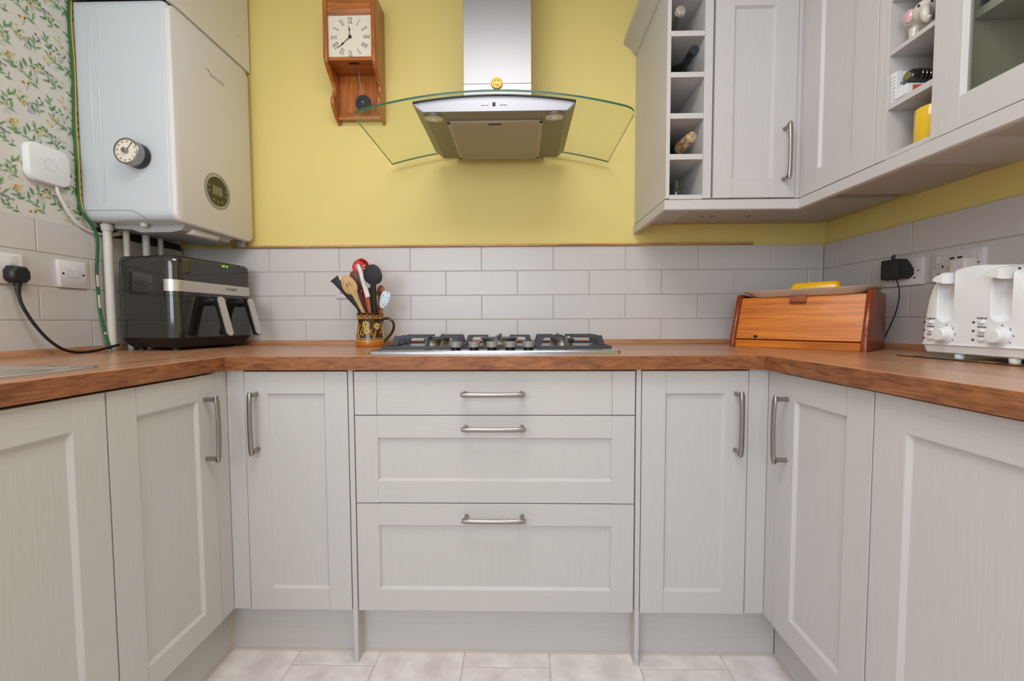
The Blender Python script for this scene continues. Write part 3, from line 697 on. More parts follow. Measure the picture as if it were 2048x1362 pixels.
# ------------------------------------------------------------------ boiler, boxing and pipes
BXF = -1.262; BY0, BY1 = -.402, -.012; BZ0, BZ1 = 1.3330, 2.0300; BXW = XL-.0085
bo = thing('boiler', 'white wall mounted gas boiler in the left corner', 'boiler', (-1.42, -.2, 1.33))
b = MB()
pf = []
sk = 0.040
outl = rrect(BXW, BXF-.016, BY0, BY1, .012, 4)
ins = lambda k: [(min(max(x, BXW), BXF-.016-k*.3) if x > -1.4 else x, y*(1-0)+(k if y < -.2 else -k)) for x, y in outl]
b.rings([[(x, y, BZ0+.006) for x, y in ins(.020)], [(x, y, BZ0+.012) for x, y in ins(.010)], [(x, y, BZ0+.024) for x, y in ins(.003)],
         [(x, y, BZ0+.036) for x, y in outl], [(x, y, BZ1) for x, y in outl]])
ob('case', b, 'daylit_enamel', bo, world=True, label='white steel side casing, daylight tint in its colour')
fr = rrect(BY0-.0015, BY1+.001, BZ0, BZ1-.002, .030, 7)
b = MB(); cyy, czz = (BY0+BY1)/2, (BZ0+BZ1)/2
def inset(pts, k): return [(cyy+(y-cyy)*(1-k/.195), czz+(z-czz)*(1-k/.348)) for y, z in pts]
b.rings([[(BXF-.0165, y, z) for y, z in fr], [(BXF-.006, y, z) for y, z in fr], [(BXF-.002, y, z) for y, z in inset(fr, .0022)], [(BXF, y, z) for y, z in inset(fr, .006)]])
ob('front_panel', b, 'boiler_front', bo, world=True, label='white front panel with rounded lower corners')
for x in (-1.529, -1.501):
    ob('pressed_rib', MB().box(x-.0028, x+.0028, BY0-.0038, BY0+.002, 1.398, 1.985, .0018), 'daylit_enamel', bo, world=True)
seam = [(-1.570, 1.369), (-1.440, 1.369), (-1.4133, 1.3675), (-1.395, 1.360), (-1.378, 1.345), (-1.366, 1.3345)]
ob('case_seam', MB().sweep([(x, BY0-.0002+(.004 if z < 1.35 else 0), z) for x, z in seam], .0008, 6), 'ink_grey', bo, world=True)
# control dial on the front: rings, fascia, screen, buttons
DY, DZ = -.2145, 1.4835
mx = Matrix.Translation((BXF, DY, DZ)) @ Matrix.Rotation(PI/2, 4, 'Y')
q = ob('control_panel', MB().lathe([(.0560, -.001), (.0560, .0010), (.0545, .0016), (.0530, .0008)], 48, mx, cap=False), 'silver', bo, world=True, label='round control panel with a small screen and buttons')
for r in (.0630, .0655, .0605, .0580):
    ob('ring', MB().sweep([(BXF+.0003, DY+r*math.cos(a), DZ+r*math.sin(a)) for a in [2*PI*i/48 for i in range(48)]], .00055, 5, closed=True), 'ink_grey', q)
ob('fascia', MB().cyl((BXF-.001, DY, DZ), (BXF+.0006, DY, DZ), .0535, .0535, 48), 'olive', q)
ob('screen', MB().box(BXF+.0004, BXF+.0012, DY-.026, DY+.024, DZ-.014, DZ+.019, .0003), 'lcd', q)
for (y, z) in ((-.043, .012), (-.043, -.007), (.043, .010), (.043, -.009), (-.022, -.034), (0, -.038), (.022, -.034)):
    ob('button', MB().cyl((BXF+.0004, DY+y, DZ+z), (BXF+.0022, DY+y, DZ+z), .0062, .0056, 16), 'button_olive', q)
ob('indicator', MB().cyl((BXF+.0004, DY+.002, DZ+.034), (BXF+.0012, DY+.002, DZ+.034), .0022, .0022, 10), 'button_olive', q)
lg = text_mesh('badge', 'WORCESTER', .0125, 'ink_grey', bo, Vector((BXF+.0002, -.196, 1.8975))-bo.location, (PI/2, 0, PI/2))
ob('badge_flash', MB().poly([(BXF+.0003, -.252, 1.912), (BXF+.0003, -.235, 1.901), (BXF+.0003, -.238, 1.905), (BXF+.0003, -.228, 1.903), (BXF+.0003, -.243, 1.913), (BXF+.0003, -.240, 1.908)]), 'ink_grey', bo, world=True)
# underside tray, clips
ub = MB()
ub.prism([(-1.56, 1.3385), (-1.29, 1.3385), (-1.305, 1.318), (-1.34, 1.311), (-1.45, 1.311), (-1.48, 1.322), (-1.56, 1.326)], XZ, -.335, -.10)
ob('service_tray', ub, 'grey_plastic', bo, world=True, label='pale grey plastic tray under the casing')
ob('tray_clip', MB().box(-1.325, -1.290, -.30, -.17, 1.3105, 1.332, .006), 'white_plastic', bo, world=True)
ob('tray_clip', MB().cyl((-1.42, -.352, 1.338), (-1.42, -.352, 1.3255), .011, .009, 16, .002), 'white_plastic', bo, world=True)
ob('fixing_bracket', MB().box(-1.318, -1.296, -.035, -.012, 1.3145, 1.3385, .001), 'grey_plastic', bo, world=True)
# boxing above the boiler
bx = thing('boxing', 'white painted boxing above the boiler', 'boxing', (-1.42, -.2, 2.035))
ob('front_board', MB().box(BXF-.016, BXF, -.432, -.001, 2.0345, 2.449, .0012), 'white_paint', bx, world=True)
ob('side_board', MB().box(BXW, BXF-.017, -.430, -.414, 2.0345, 2.449, .0012), 'white_paint', bx, world=True)
for (y, z) in ((-.06, 2.145), (-.30, 2.18)):
    ob('nail_head', MB().cyl((BXF-.001, y, z), (BXF+.0006, y, z), .0022, .0022, 8), 'ink_grey', bx, world=True)
# white pipes under the boiler
for i, (x, y, r, z0, lb) in enumerate(((-1.5520, -.3500, .0125, ZW, 'thickest white pipe dropping from the boiler beside the air fryer'),
      (-1.5480, -.2850, .0098, ZW, 'slim white pipe behind the air fryer, nearest the thick pipe'),
      (-1.5400, -.2150, .0115, ZW, 'middle white pipe behind the air fryer'),
      (-1.5440, -.1480, .0090, ZW, 'white pipe behind the air fryer, farthest into the corner'))):
    p = ob('water_pipe', MB().cyl((x, y, z0+.0003), (x, y, 1.338), r, r, 20), 'pipe_white'); tag(p, lb, 'pipe', 'white pipes under the boiler')
    if i == 0: ob('pipe_collar', MB().cyl((x, y, 1.312), (x, y, 1.334), r+.003, r+.0045, 20, .001), 'pipe_white', p)
# thin brown patch, its dark colour painting the shaded hole behind the pipes
pb = MB()
prof = [(-.372, 1.318), (-.345, 1.329), (-.28, 1.322), (-.18, 1.332), (-.02, 1.327), (-.004, 1.300), (-.05, 1.302), (-.15, 1.298), (-.26, 1.301), (-.345, 1.296)]
pb.prism(prof, YZ, XL-.007, XL+.0015); ob('painted_wall_hole', pb, 'dark_hole', wall_left)
# kitchen timer stuck to the casing (a cylinder facing the camera)
tm = thing('kitchen_timer', 'round magnetic kitchen timer stuck on the white boiler side', 'timer', (-1.3790, BY0-.0025, 1.5400))
rx = Matrix.Rotation(PI/2, 4, 'X')
ob('timer_base', MB().lathe([(.0385, 0), (.040, .002), (.0395, .022)], 40, rx), 'black', tm)
ob('timer_ring', MB().lathe([(.0395, .0222), (.0405, .024), (.0405, .046), (.0385, .0478), (.0362, .0478), (.0352, .0455)], 40, rx, cap=False), 'nickel', tm)
ob('timer_dial', MB().cyl((0, -.0225, 0), (0, -.0452, 0), .0355, .0355, 40), 'dial', tm)
ob('timer_knob', MB().cyl((0, -.0453, 0), (0, -.0560, 0), .0085, .0078, 20, .001), 'nickel', tm)
pa = R(90-38)
ob('timer_pointer', MB().sweep([(.007*math.cos(pa), -.0465, .007*math.sin(pa)), (.0335*math.cos(pa), -.0465, .0335*math.sin(pa))], .0009, 6), 'led', tm)
for i in range(12):
    a = pa-2*PI*i/12
    text_mesh('numeral', str(i*5), .0078, 'ink', tm, (.0288*math.cos(a), -.0455, .0288*math.sin(a)), (PI/2, -(a-PI/2), 0))

# ------------------------------------------------------------------ wall clock
ck = thing('wall_clock', 'oak pendulum wall clock with a square white dial on the yellow wall', 'clock', (-.801, .009, 1.82))
def wk(n, b, m, parent=None, **k): return ob(n, b, m, parent or ck, world=parent is None, **k)
sp = [(.0085, 1.8215), (.004, 1.8200), (-.010, 1.826), (-.028, 1.842), (-.050, 1.858), (-.064, 1.875), (-.066, 1.895), (-.055, 1.910), (-.040, 1.922), (-.034, 1.938), (-.040, 1.955), (-.062, 1.975),
      (-.090, 1.990), (-.106, 2.000), (-.113, 2.014), (-.115, 2.03), (-.115, 2.257), (-.110, 2.268), (-.098, 2.273), (.0085, 2.273)]
for (a, b_) in ((-.8995, -.8845), (-.7125, -.6975)):
    m_ = MB().prism(sp, YZ, a, b_)
    bmesh.ops.bevel(m_.bm, geom=[e for e in m_.bm.edges if abs(e.verts[0].co.x-e.verts[1].co.x) < 1e-5], offset=.0035, segments=2, profile=.5, affect='EDGES', clamp_overlap=True)
    wk('side_panel', m_, 'oak_z', label='curved oak side')
wk('back_board', MB().box(-.8843, -.7127, -.004, .0080, 1.838, 2.26), 'oak_z')
wk('top_rail', MB().prism([(-.005, 2.189), (-.100, 2.189), (-.104, 2.197), (-.108, 2.203), (-.108, 2.214), (-.103, 2.219), (-.108, 2.225), (-.108, 2.262), (-.005, 2.262)], YZ, -.8843, -.7127), 'oak_x')
wk('shelf', MB().box(-.8843, -.7127, -.108, -.005, 2.0155, 2.0300, .0015), 'oak_x')
wk('pendulum_slot', MB().prism(rrect(-.812, -.770, -.095, -.080, .007, 4), XY, 2.0152, 2.0158), 'ink')
wk('bottom_rail', MB().prism([(-.005, 1.833), (-.020, 1.833), (-.022, 1.843), (-.017, 1.849), (-.020, 1.853), (-.014, 1.862), (-.005, 1.862)], YZ, -.8843, -.7127), 'oak_x')
dl = wk('dial', MB().box(-.8842, -.7128, -.1010, -.0950, 2.0302, 2.1888, .0005), 'dial', label='ivory square dial with black roman numerals')
DX, DZc, DYf = -.7985, 2.1075, -.1012
def roman(s):
    """strokes of one numeral, 2D, height 1, centred"""
    P = []; x = 0
    def bar(x0, z0, x1, z1, w):
        P.append([(x0-w/2, z0), (x0+w/2, z0), (x1+w/2, z1), (x1-w/2, z1)])
    def serif(x, z): P.append([(x-.17, z-.03), (x+.17, z-.03), (x+.17, z+.03), (x-.17, z+.03)])
    for c in s:
        if c == 'I': bar(x+.12, -.5, x+.12, .5, .12); serif(x+.12, .5); serif(x+.12, -.5); x += .30
        if c == 'V': bar(x+.10, .5, x+.36, -.5, .14); bar(x+.60, .5, x+.36, -.5, .05); serif(x+.1, .5); serif(x+.6, .5); x += .74
        if c == 'X': bar(x+.10, .5, x+.58, -.5, .14); bar(x+.58, .5, x+.10, -.5, .05); [serif(x+q, z) for q in (.1, .58) for z in (.5, -.5)]; x += .74
    return [[(u-x/2+.03, v) for u, v in p] for p in P]
h = .0215
for i, s in enumerate(['XII', 'I', 'II', 'III', 'IIII', 'V', 'VI', 'VII', 'VIII', 'IX', 'X', 'XI']):
    a = -2*PI*i/12; b = MB()
    kx = .0690 if i % 6 else .0625
    rr_ = .0625
    cx, cz = DX-rr_*math.sin(a)*1.03, DZc+rr_*math.cos(a)
    rot = a
    for p in roman(s):
        b.poly([(cx+(u*.62*math.cos(rot)-v*math.sin(rot))*h, DYf, cz+(u*.62*math.sin(rot)+v*math.cos(rot))*h) for u, v in p])
    ob('numeral', b, 'ink', dl)
def hand(a, L, w):
    b = MB(); ax, az = math.sin(a), math.cos(a); nx, nz = az, -ax
    pr = [(-.10, .25), (.0, .45), (.35, .18), (.52, .35), (.60, .9), (.68, .35), (.78, .2), (1.0, .04)]
    L_ = [(DX+ax*L*t+nx*w*q/2, DZc+az*L*t+nz*w*q/2) for t, q in pr]; R_ = [(DX+ax*L*t-nx*w*q/2, DZc+az*L*t-nz*w*q/2) for t, q in pr]
    return b.prism(L_+R_[::-1], XZ, -.1030, -.1040)
wk('minute_hand', hand(R(-131), .066, .0080), 'ink', dl); wk('hour_hand', hand(R(-5), .046, .0085), 'ink', dl)
wk('hand_boss', MB().cyl((DX, -.1015, DZc), (DX, -.1065, DZc), .0062, .0052, 16), 'ink', dl)
pd = wk('pendulum_rod', MB().sweep([(-.788, -.060, 2.020), (-.7705, -.056, 1.9010)], .0016, 8), 'nickel')
wk('pendulum_bob', MB().lathe([(.0010, .0), (.022, .0018), (.0300, .005), (.0312, .008), (.0290, .011), (.0010, .013)], 36, Matrix.Translation((-.7680, -.050, 1.8790)) @ rx), 'black_soft', pd, label='round black pendulum bob')
wk('bob_screw', MB().cyl((-.768, -.062, 1.879), (-.768, -.0645, 1.879), .0035, .003, 10), 'silver', pd)
# ------------------------------------------------------------------ air fryer (local x runs along its front, local -y looks out of the front)
AF_W, AF_D, AF_H = .345, .242, .3265
af = thing('air_fryer', 'black twin drawer air fryer with silver band and handles in the left corner', 'air fryer', (-1.300, -.385, ZW), 1.42)
def rbox(b, x0, x1, y0, y1, levels, r, n=7, back_r=.02):
    """stack of rounded rectangles; levels = [(z, inset, radius)]"""
    rr = []
    for z, k, q in levels: rr.append([(x, y, z) for x, y in rrect(x0+k, x1-k, y0+k, y1-k, q, n)])
    return b.rings(rr)
ob('body', rbox(MB(), 0, AF_W, 0, AF_D, [(.038, .006, .034), (.0445, .0, .038), (.186, .0, .038), (.1866, .0012, .037), (.188, .0012, .037), (.1886, .0, .038), (AF_H-.024, 0, .038), (AF_H-.010, .003, .036), (AF_H-.002, .010, .030), (AF_H, .020, .026)], .038), 'black_gloss', af)
ob('base', rbox(MB(), 0, AF_W, 0, AF_D, [(.010, .026, .02), (.020, .014, .028), (.0425, .001, .037)], .03), 'black', af)
for (x, y) in ((.045, .05), (AF_W-.045, .05), (.045, AF_D-.05), (AF_W-.045, AF_D-.05)):
    ob('foot', MB().cyl((x, y, .0003), (x, y, .012), .012, .012, 16), 'rubber', af)
# vents in the side skirt
for k in range(3):
    ob('vent_slot', MB().box(-.0006+.010, .016, .150+.010*k, .154+.010*k, .016, .034), 'ink', af)
# silver band: front face and the rounded corners
def strip(z0, z1, out, y_back, m):
    pts = []
    for x, y in arc(.038, .038, .038+out, PI, 1.5*PI, 10): pts.append((x, y))
    for x, y in arc(AF_W-.038, .038, .038+out, 1.5*PI, 2*PI, 10): pts.append((x, y))
    pts = [(-out, y_back)]+pts+[(AF_W+out, y_back)]
    b = MB(); V = []
    for x, y in pts:
        t = max(0, min(1, x/AF_W)); lo = z0+.002*(1-t); V.append((b.bm.verts.new((x, y, lo)), b.bm.verts.new((x, y, z1+(.004*(1-t)-.004*math.sin(PI*t))))))
    for i in range(len(V)-1): b._done([b.bm.faces.new((V[i][0], V[i+1][0], V[i+1][1], V[i][1]))])
    return b
ob('silver_band', strip(.2015, .2390, .0008, .036, 'silver'), 'silver', af, label='silver trim band across the front')
text_mesh('brand_lettering', 'TOWER', .0150, 'ink', af, (.2320, -.0011, .2225), FRONT)
ob('control_panel', MB().prism(rrect(.060, AF_W-.030, .246, .316, .012, 4), XZ, -.0009, .004), 'black_gloss', af)
text_mesh('display_digits', '180 20', .011, 'dot_green', af, (.205, -.0014, .3095), FRONT)
DR = [(.0410, .1860), (.1890, .3060)]
for i, (a, b_) in enumerate(DR):
    dr = ob('basket_drawer', MB().prism(rrect(a, b_, .050, .1855, .008, 3), XZ, -.0012, .01), 'black_gloss', af)
    xc = (a+b_)/2 + (.018 if i == 0 else .020)
    hb = MB()
    hb.sweep([(xc, .0, .172), (xc, -.020, .174), (xc, -.036, .172)], [(.020, .016), (.0165, .015), (.0150, .0145)], 14, side=(1, 0, 0))
    q = [(-.028, .192), (-.046, .188), (-.052, .178), (-.0865, .062), (-.086, .050), (-.078, .046), (-.070, .050), (-.040, .150), (-.030, .160)]
    hb.prism(q, lambda p, t: (t, p[0], p[1]), xc-.0125, xc+.0125)
    hd = ob('drawer_handle', hb, 'black', dr)
    fp = [(-.0475, .1905), (-.0535, .1785), (-.0885, .0620), (-.0875, .0500), (-.0850, .0495), (-.0860, .0625), (-.0510, .1790), (-.0450, .1895)]
    m_ = MB()
    # rounded silver plate lying on the handle's outer face
    pr = rrect(-.0135, .0135, -.0735, .0735, .0130, 5)
    d0 = Vector((0, -.0490, .1905)); d1 = Vector((0, -.0885, .0480)); mid = (d0+d1)/2; up = (d0-d1).normalized(); nrm = Vector((0, -up.z, up.y)).normalized()
    if nrm.y > 0: nrm = -nrm
    P3 = lambda p, t: tuple(mid+Vector((xc+p[0], 0, 0))+up*p[1]+nrm*t)
    m_.prism(pr, P3, -.003, .0022)
    ob('handle_plate', m_, 'silver', hd, label='silver handle face')
# mains lead from the wall plug to the air fryer

# ------------------------------------------------------------------ sockets and switches (local: plate faces -y, wall at y = 0)
def plate(t, w, h=.086):
    pr = rrect(-w/2, w/2, -h/2, h/2, .004, 3)
    b = MB(); b.rings([[(x, -.0003, z) for x, z in pr], [(x, -.0065, z) for x, z in pr], [(x*(1-.0035/(w/2)), -.0092, z*(1-.0035/(h/2))) for x, z in pr]])
    return ob('face_plate', b, 'socket_white', t)
def rocker(t, x, z, w=.013, h=.022, tip=1):
    b = MB(); b.prism([(-.0085, -h/2), (-.0085, h/2), (-.0105-.002*(tip > 0), h/2), (-.0105-.002*(tip < 0), -h/2)], lambda p, q: (x+q, p[0], z+p[1]), -w/2, w/2)
    ob('rocker', b, 'socket_white', t)
    ob('rocker_gap', MB().box(x-w/2-.0007, x+w/2+.0007, -.0094, -.0088, z-h/2-.0007, z+h/2+.0007), 'ink_grey', t)
def holes(t, x, z):
    for (dx, dz, w, h) in ((0, .012, .0045, .0085), (-.011, -.010, .0068, .0045), (.011, -.010, .0068, .0045)):
        ob('socket_hole', MB().box(x+dx-w/2, x+dx+w/2, -.0095, -.0088, z+dz-h/2, z+dz+h/2), 'ink', t)
def screw(t, x, z): ob('screw', MB().cyl((x, -.0088, z), (x, -.0098, z), .0030, .0026, 10), 'nickel', t)
def double_socket(label, loc, rz, usb=False, group=None):
    t = thing('double_socket', label, 'socket', loc, rz, group)
    plate(t, .1465)
    for sx in (-1, 1):
        rocker(t, sx*.0480, .0235, tip=sx); holes(t, sx*.0370, -.010); screw(t, sx*.0605, .002)
    if usb:
        for sx in (-1, 1): ob('usb_port', MB().box(sx*.0105-.0065, sx*.0105+.0065, -.0096, -.0088, .020, .0255), 'ink', t)
    return t
double_socket('double wall socket holding the black phone charger, by the bread bin', (XR, -.3640, 1.1518), -PI/2)
double_socket('double wall socket with two usb ports behind the toaster', (XR, -.5360, 1.1530), -PI/2, usb=True)
double_socket('double wall socket with the black plug at the left edge of the photo', (XL, -.6560, 1.1522), PI/2)
double_socket('wall socket almost hidden behind the jug of utensils', (-.8490, 0, 1.1410), 0)
fs = thing('fused_switch', 'white fused switch plate on the left tiled wall', 'switch', (XL, -.4510, 1.1540), PI/2)
plate(fs, .086); rocker(fs, .0090, .0010, .013, .021)
ob('fuse_holder', MB().box(-.0145, -.0005, -.0098, -.0088, -.0105, .0115, .0004), 'socket_white', fs); ob('fuse_gap', MB().box(-.0155, .0003, -.0094, -.0088, -.0115, .0125), 'ink_grey', fs)
for sx in (-1, 1): ob('screw', MB().cyl((sx*.0300, -.0088, 0), (sx*.0300, -.0096, 0), .0036, .0034, 12), 'ink', fs)
# black plug with its lead
pg = thing('mains_plug', 'black three pin plug with a lead in the left wall socket', 'plug', (XL, -.6100, 1.1340), PI/2)
b = MB()
oc = [(-.0245, .012), (-.016, .026), (.016, .026), (.0245, .012), (.0245, -.010), (.0130, -.022), (-.0130, -.022), (-.0245, -.010)]
b.rings([[(x, -.0096, z) for x, z in oc], [(x, -.024, z) for x, z in oc], [(x*.93, -.031, z*.93) for x, z in oc], [(x*.75, -.036, z*.72) for x, z in oc]])
ob('plug_body', b, 'black', pg)
b = MB(); b.cyl((0, -.020, -.018), (0, -.020, -.030), .0095, .0085, 14)
for k in range(6): b.cyl((0, -.020, -.031-.004*k), (0, -.020, -.0338-.004*k), .0075-.0004*k, .0075-.0004*k, 14)
ob('strain_relief', b, 'black', pg)
def spline(pts, n=10):
    P = [Vector(p) for p in pts]; out = []
    for i in range(len(P)-1):
        p0 = P[max(i-1, 0)]; p1 = P[i]; p2 = P[i+1]; p3 = P[min(i+2, len(P)-1)]
        for k in range(n):
            t = k/n; out.append(.5*((2*p1)+(p2-p0)*t+(2*p0-5*p1+4*p2-p3)*t*t+(3*p1-p0-3*p2+p3)*t**3))
    return out+[P[-1]]
tag(ob('mains_lead', MB().sweep(spline([(XL+.020, -.6100, 1.104), (XL+.021, -.610, 1.080), (XL+.024, -.604, 1.045), (XL+.032, -.585, .995), (XL+.042, -.560, .950), (XL+.050, -.530, .920), (XL+.052, -.490, .9072), (XL+.048, -.440, .9075), (XL+.046, -.395, .914), (XL+.048, -.352, .9235)]), .0042, 10), 'rubber'),
    'black mains lead curving from the plug down to the air fryer', 'cable')
# green and yellow earth wire down the left wall
pw = spline([(XL-.0035, -.4095, 2.0330), (XL-.0035, -.4125, 1.95), (XL-.0035, -.4090, 1.81), (XL-.0035, -.4135, 1.64), (XL-.0030, -.4120, 1.52), (XL-.0020, -.4125, 1.401), (XL+.010, -.4080, 1.350), (XL+.0165, -.3850, 1.312), (XL+.0160, -.3760, 1.27), (XL+.006, -.3735, 1.178), (XL+.006, -.3720, 1.100), (XL+.008, -.3715, 1.043), (XL+.020, -.3690, .960), (XL+.0340, -.3685, .9080)])
ew = tag(ob('earth_wire', MB().sweep(pw, .0042, 10), 'green_wire'), 'green and yellow earth wire running down the left wall', 'cable')
ob('yellow_stripe', MB().sweep([p+Vector((.0022, .0026, 0)) for p in pw[:58]], .0031, 8), 'yellow_wire', ew, label='yellow stripe of the sleeve')
for (i, k) in ((92, 6), (101, 9), (119, 2)): ob('paint_fleck', MB().sweep([p+Vector((.0014, -.0010, 0)) for p in pw[i:i+k]], .0034, 8), 'paint_fleck', ew)
# white hub and its flex
hb = thing('smart_hub', 'square white plastic hub with a round button mark on the floral wall', 'hub', (XL-.009, -.5060, 1.4770), PI/2)
pr = rrect(-.0570, .0570, -.0560, .0560, .026, 7)
b = MB(); b.rings([[(x*.92, -.0005, z*.92) for x, z in pr], [(x, -.006, z) for x, z in pr], [(x, -.019, z) for x, z in pr], [(x*.965, -.0235, z*.965) for x, z in pr], [(x*.90, -.0250, z*.90) for x, z in pr]])
ob('hub_shell', b, 'toaster_white', hb)
ob('button_ring', MB().sweep([(.0010+.0165*math.cos(2*PI*i/40), -.0250, .0165*math.sin(2*PI*i/40)) for i in range(40)], .0005, 5, closed=True), 'grey_plastic', hb)
tag(ob('white_flex', MB().sweep(spline([(XL+.004, -.4830, 1.425), (XL+.006, -.480, 1.400), (XL+.006, -.4660, 1.372), (XL+.006, -.4480, 1.343), (XL+.006, -.4200, 1.316), (XL+.006, -.3850, 1.303), (XL+.006, -.3550, 1.3020), (XL+.0062, -.330, 1.307), (XL+.008, -.300, 1.316), (XL+.012, -.287, 1.330)]), .0046, 10), 'white_cable'),
    'thick white flex looping from the hub to behind the boiler', 'cable')
tag(ob('white_flex', MB().sweep(spline([(XL+.0082, -.322, 1.303), (XL+.010, -.296, 1.312), (XL+.012, -.272, 1.322), (XL+.014, -.264, 1.331)]), .0042, 10), 'white_cable'),
    'short white flex loop just behind the thick boiler pipe', 'cable')

# ------------------------------------------------------------------ stainless sink (its far corner shows at the left edge)
snk = thing('sink', 'stainless steel sink and drainer let into the left worktop', 'sink', (-1.28, -1.3, ZW))
b = MB(); o_ = rrect(-1.522, -1.040, -1.545, -.882, .020, 5); i_ = rrect(-1.498, -1.064, -1.520, -.908, .030, 5)
b.rings([[(x, y, ZW+.0003) for x, y in o_], [(x, y, ZW+.0030) for x, y in o_], [(x*1.0+(.003 if x < -1.28 else -.003), y+(.003 if y < -1.2 else -.003), ZW+.0045) for x, y in o_],
         [(x, y, ZW+.0045) for x, y in i_], [(x+(.004 if x < -1.28 else -.004), y+(.004 if y < -1.2 else -.004), ZW+.0012) for x, y in i_]])
ob('sink_top', b, 'chrome', snk, world=True, angle=20)
ob('tap_hole_cover', MB().cyl((-1.5090, -.960, ZW+.0040), (-1.5090, -.960, ZW+.0075), .012, .010, 16, .001), 'black', snk, world=True)

# ------------------------------------------------------------------ bread bin, tray, butter dish
BW, BD, BH = .400, .250, .192
bb = thing('bread_bin', 'orange pine bread bin with sloping drop front in the right corner', 'bread bin', (.640, -.195, ZW+.0003), -.86)
sp = [(0, 0), (0, .028), (.058, BH-.004), (.064, BH), (.076, BH+.001), (BD, BH-.012), (BD, 0)]
for (a, b_) in ((0, .018), (BW-.018, BW)):
    m_ = MB().prism(sp, YZ, a, b_)
    bmesh.ops.bevel(m_.bm, geom=[e for e in m_.bm.edges if abs(e.verts[0].co.x-e.verts[1].co.x) < 1e-5 and e.verts[0].co.y < .09], offset=.0065, segments=3, profile=.5, affect='EDGES', clamp_overlap=True)
    ob('side_panel', m_, 'pine_e', bb, label='dark banded end panel')
ob('door', MB().prism([(.014, .030), (.066, BH-.014), (.078, BH-.018), (.028, .026)], YZ, .0185, BW-.0185), 'pine_x', bb)
ob('door_handle', MB().prism([(.046, .158), (.0535, .180), (.063, .177), (.0565, .155)], YZ, .177, .225), 'pine_e', ob('front_rail', MB().box(.0183, BW-.0183, .008, .024, .0, .0255, .001), 'pine_x', bb))
ob('knot', MB().cyl((.084, .0150, .0375), (.084, .0175, .0372), .0065, .0065, 12), 'ink', bb)
ob('top_board', MB().box(.0183, BW-.0183, .080, BD-.002, BH-.026, BH-.014), 'pine_x', bb)
ob('back_board', MB().box(.0183, BW-.0183, BD-.014, BD-.002, .0, BH-.0265), 'pine_x', bb)
ob('base_board', MB().box(.0183, BW-.0183, .0245, BD-.0145, .0005, .012), 'pine_x', bb)
tr = thing('serving_tray', 'beige oval edged melamine tray lying on top of the bread bin', 'tray', (.640, -.195, ZW+BH-.0132), -.86)
TI = lambda k, z: [(x, y, z+.000) for x, y in rrect(.050-k, BW-.030+k, .060-k*.5, BD-.010+k*.2, .050+k*.4, 7)]
b = MB(); b.rings([TI(-.004, 0.0006), TI(.006, .0030), TI(.030, .0180), TI(.040, .0225), TI(.041, .0238), TI(.038, .0238), TI(.028, .0200), TI(.005, .0052), TI(-.004, .0040)])
ob('tray_body', b, 'tray', tr)
bd = thing('butter_dish', 'yellow butter dish lid sitting on the beige tray', 'butter dish', (.640, -.195, ZW+BH-.0090), -.86)
ob('dish_lid', rbox(MB(), .158, .308, .098, .168, [(.0035, 0, .010), (.030, .0050, .012), (.040, .0085, .013), (.0440, .0130, .013), (.0455, .022, .010)], .012, 5), 'butter', bd, label='glossy yellow lid')
ob('dish_base', rbox(MB(), .146, .320, .088, .178, [(.0002, .006, .010), (.0022, 0, .012), (.0034, .001, .012)], .012, 5), 'white_plastic', bd, label='white base plate')

# ------------------------------------------------------------------ toaster on a worktop saver
def saver_mat():
    m, nt, p = base('printed worktop saver')
    tc = nt.nodes.new('ShaderNodeTexCoord'); v = nt.nodes.new('ShaderNodeTexVoronoi'); v.inputs['Scale'].default_value = 26
    nt.links.new(tc.outputs['Object'], v.inputs['Vector'])
    r = nt.nodes.new('ShaderNodeValToRGB'); r.color_ramp.interpolation = 'CONSTANT'; e = r.color_ramp.elements
    cols = [(0, (206, 178, 66)), (.22, (70, 104, 62)), (.42, (34, 40, 34)), (.60, (150, 160, 120)), (.78, (60, 110, 120)), (.9, (190, 190, 170))]
    e[0].position = 0; e[0].color = lin(cols[0][1]); e[1].position = cols[1][0]; e[1].color = lin(cols[1][1])
    for q, c in cols[2:]: k = e.new(q); k.color = lin(c)
    nt.links.new(v.outputs['Color'], r.inputs[0]); nt.links.new(r.outputs[0], p.inputs['Base Color']); p.inputs['Roughness'].default_value = .12
    return m
sv = thing('worktop_saver', 'thin printed glass worktop saver under the toaster', 'worktop saver', (.870, -.62, ZW))
ob('saver_board', MB().box(.004, .236, -.374, -.004, .0006, .0036, .0006), 'brown_wood', sv); ob('saver_print', MB().box(.005, .235, -.373, -.005, .0036, .0044), saver_mat(), sv)
for (x, y) in ((.02, -.02), (.22, -.02), (.02, -.36), (.22, -.36)): ob('saver_foot', MB().cyl((x, y, .0001), (x, y, .0008), .006, .006, 10), 'rubber', sv)
ts = thing('toaster', 'white four slice toaster with two levers and two dials on the right worktop', 'toaster', (.885, -.796, ZW+.0046), -PI/2)
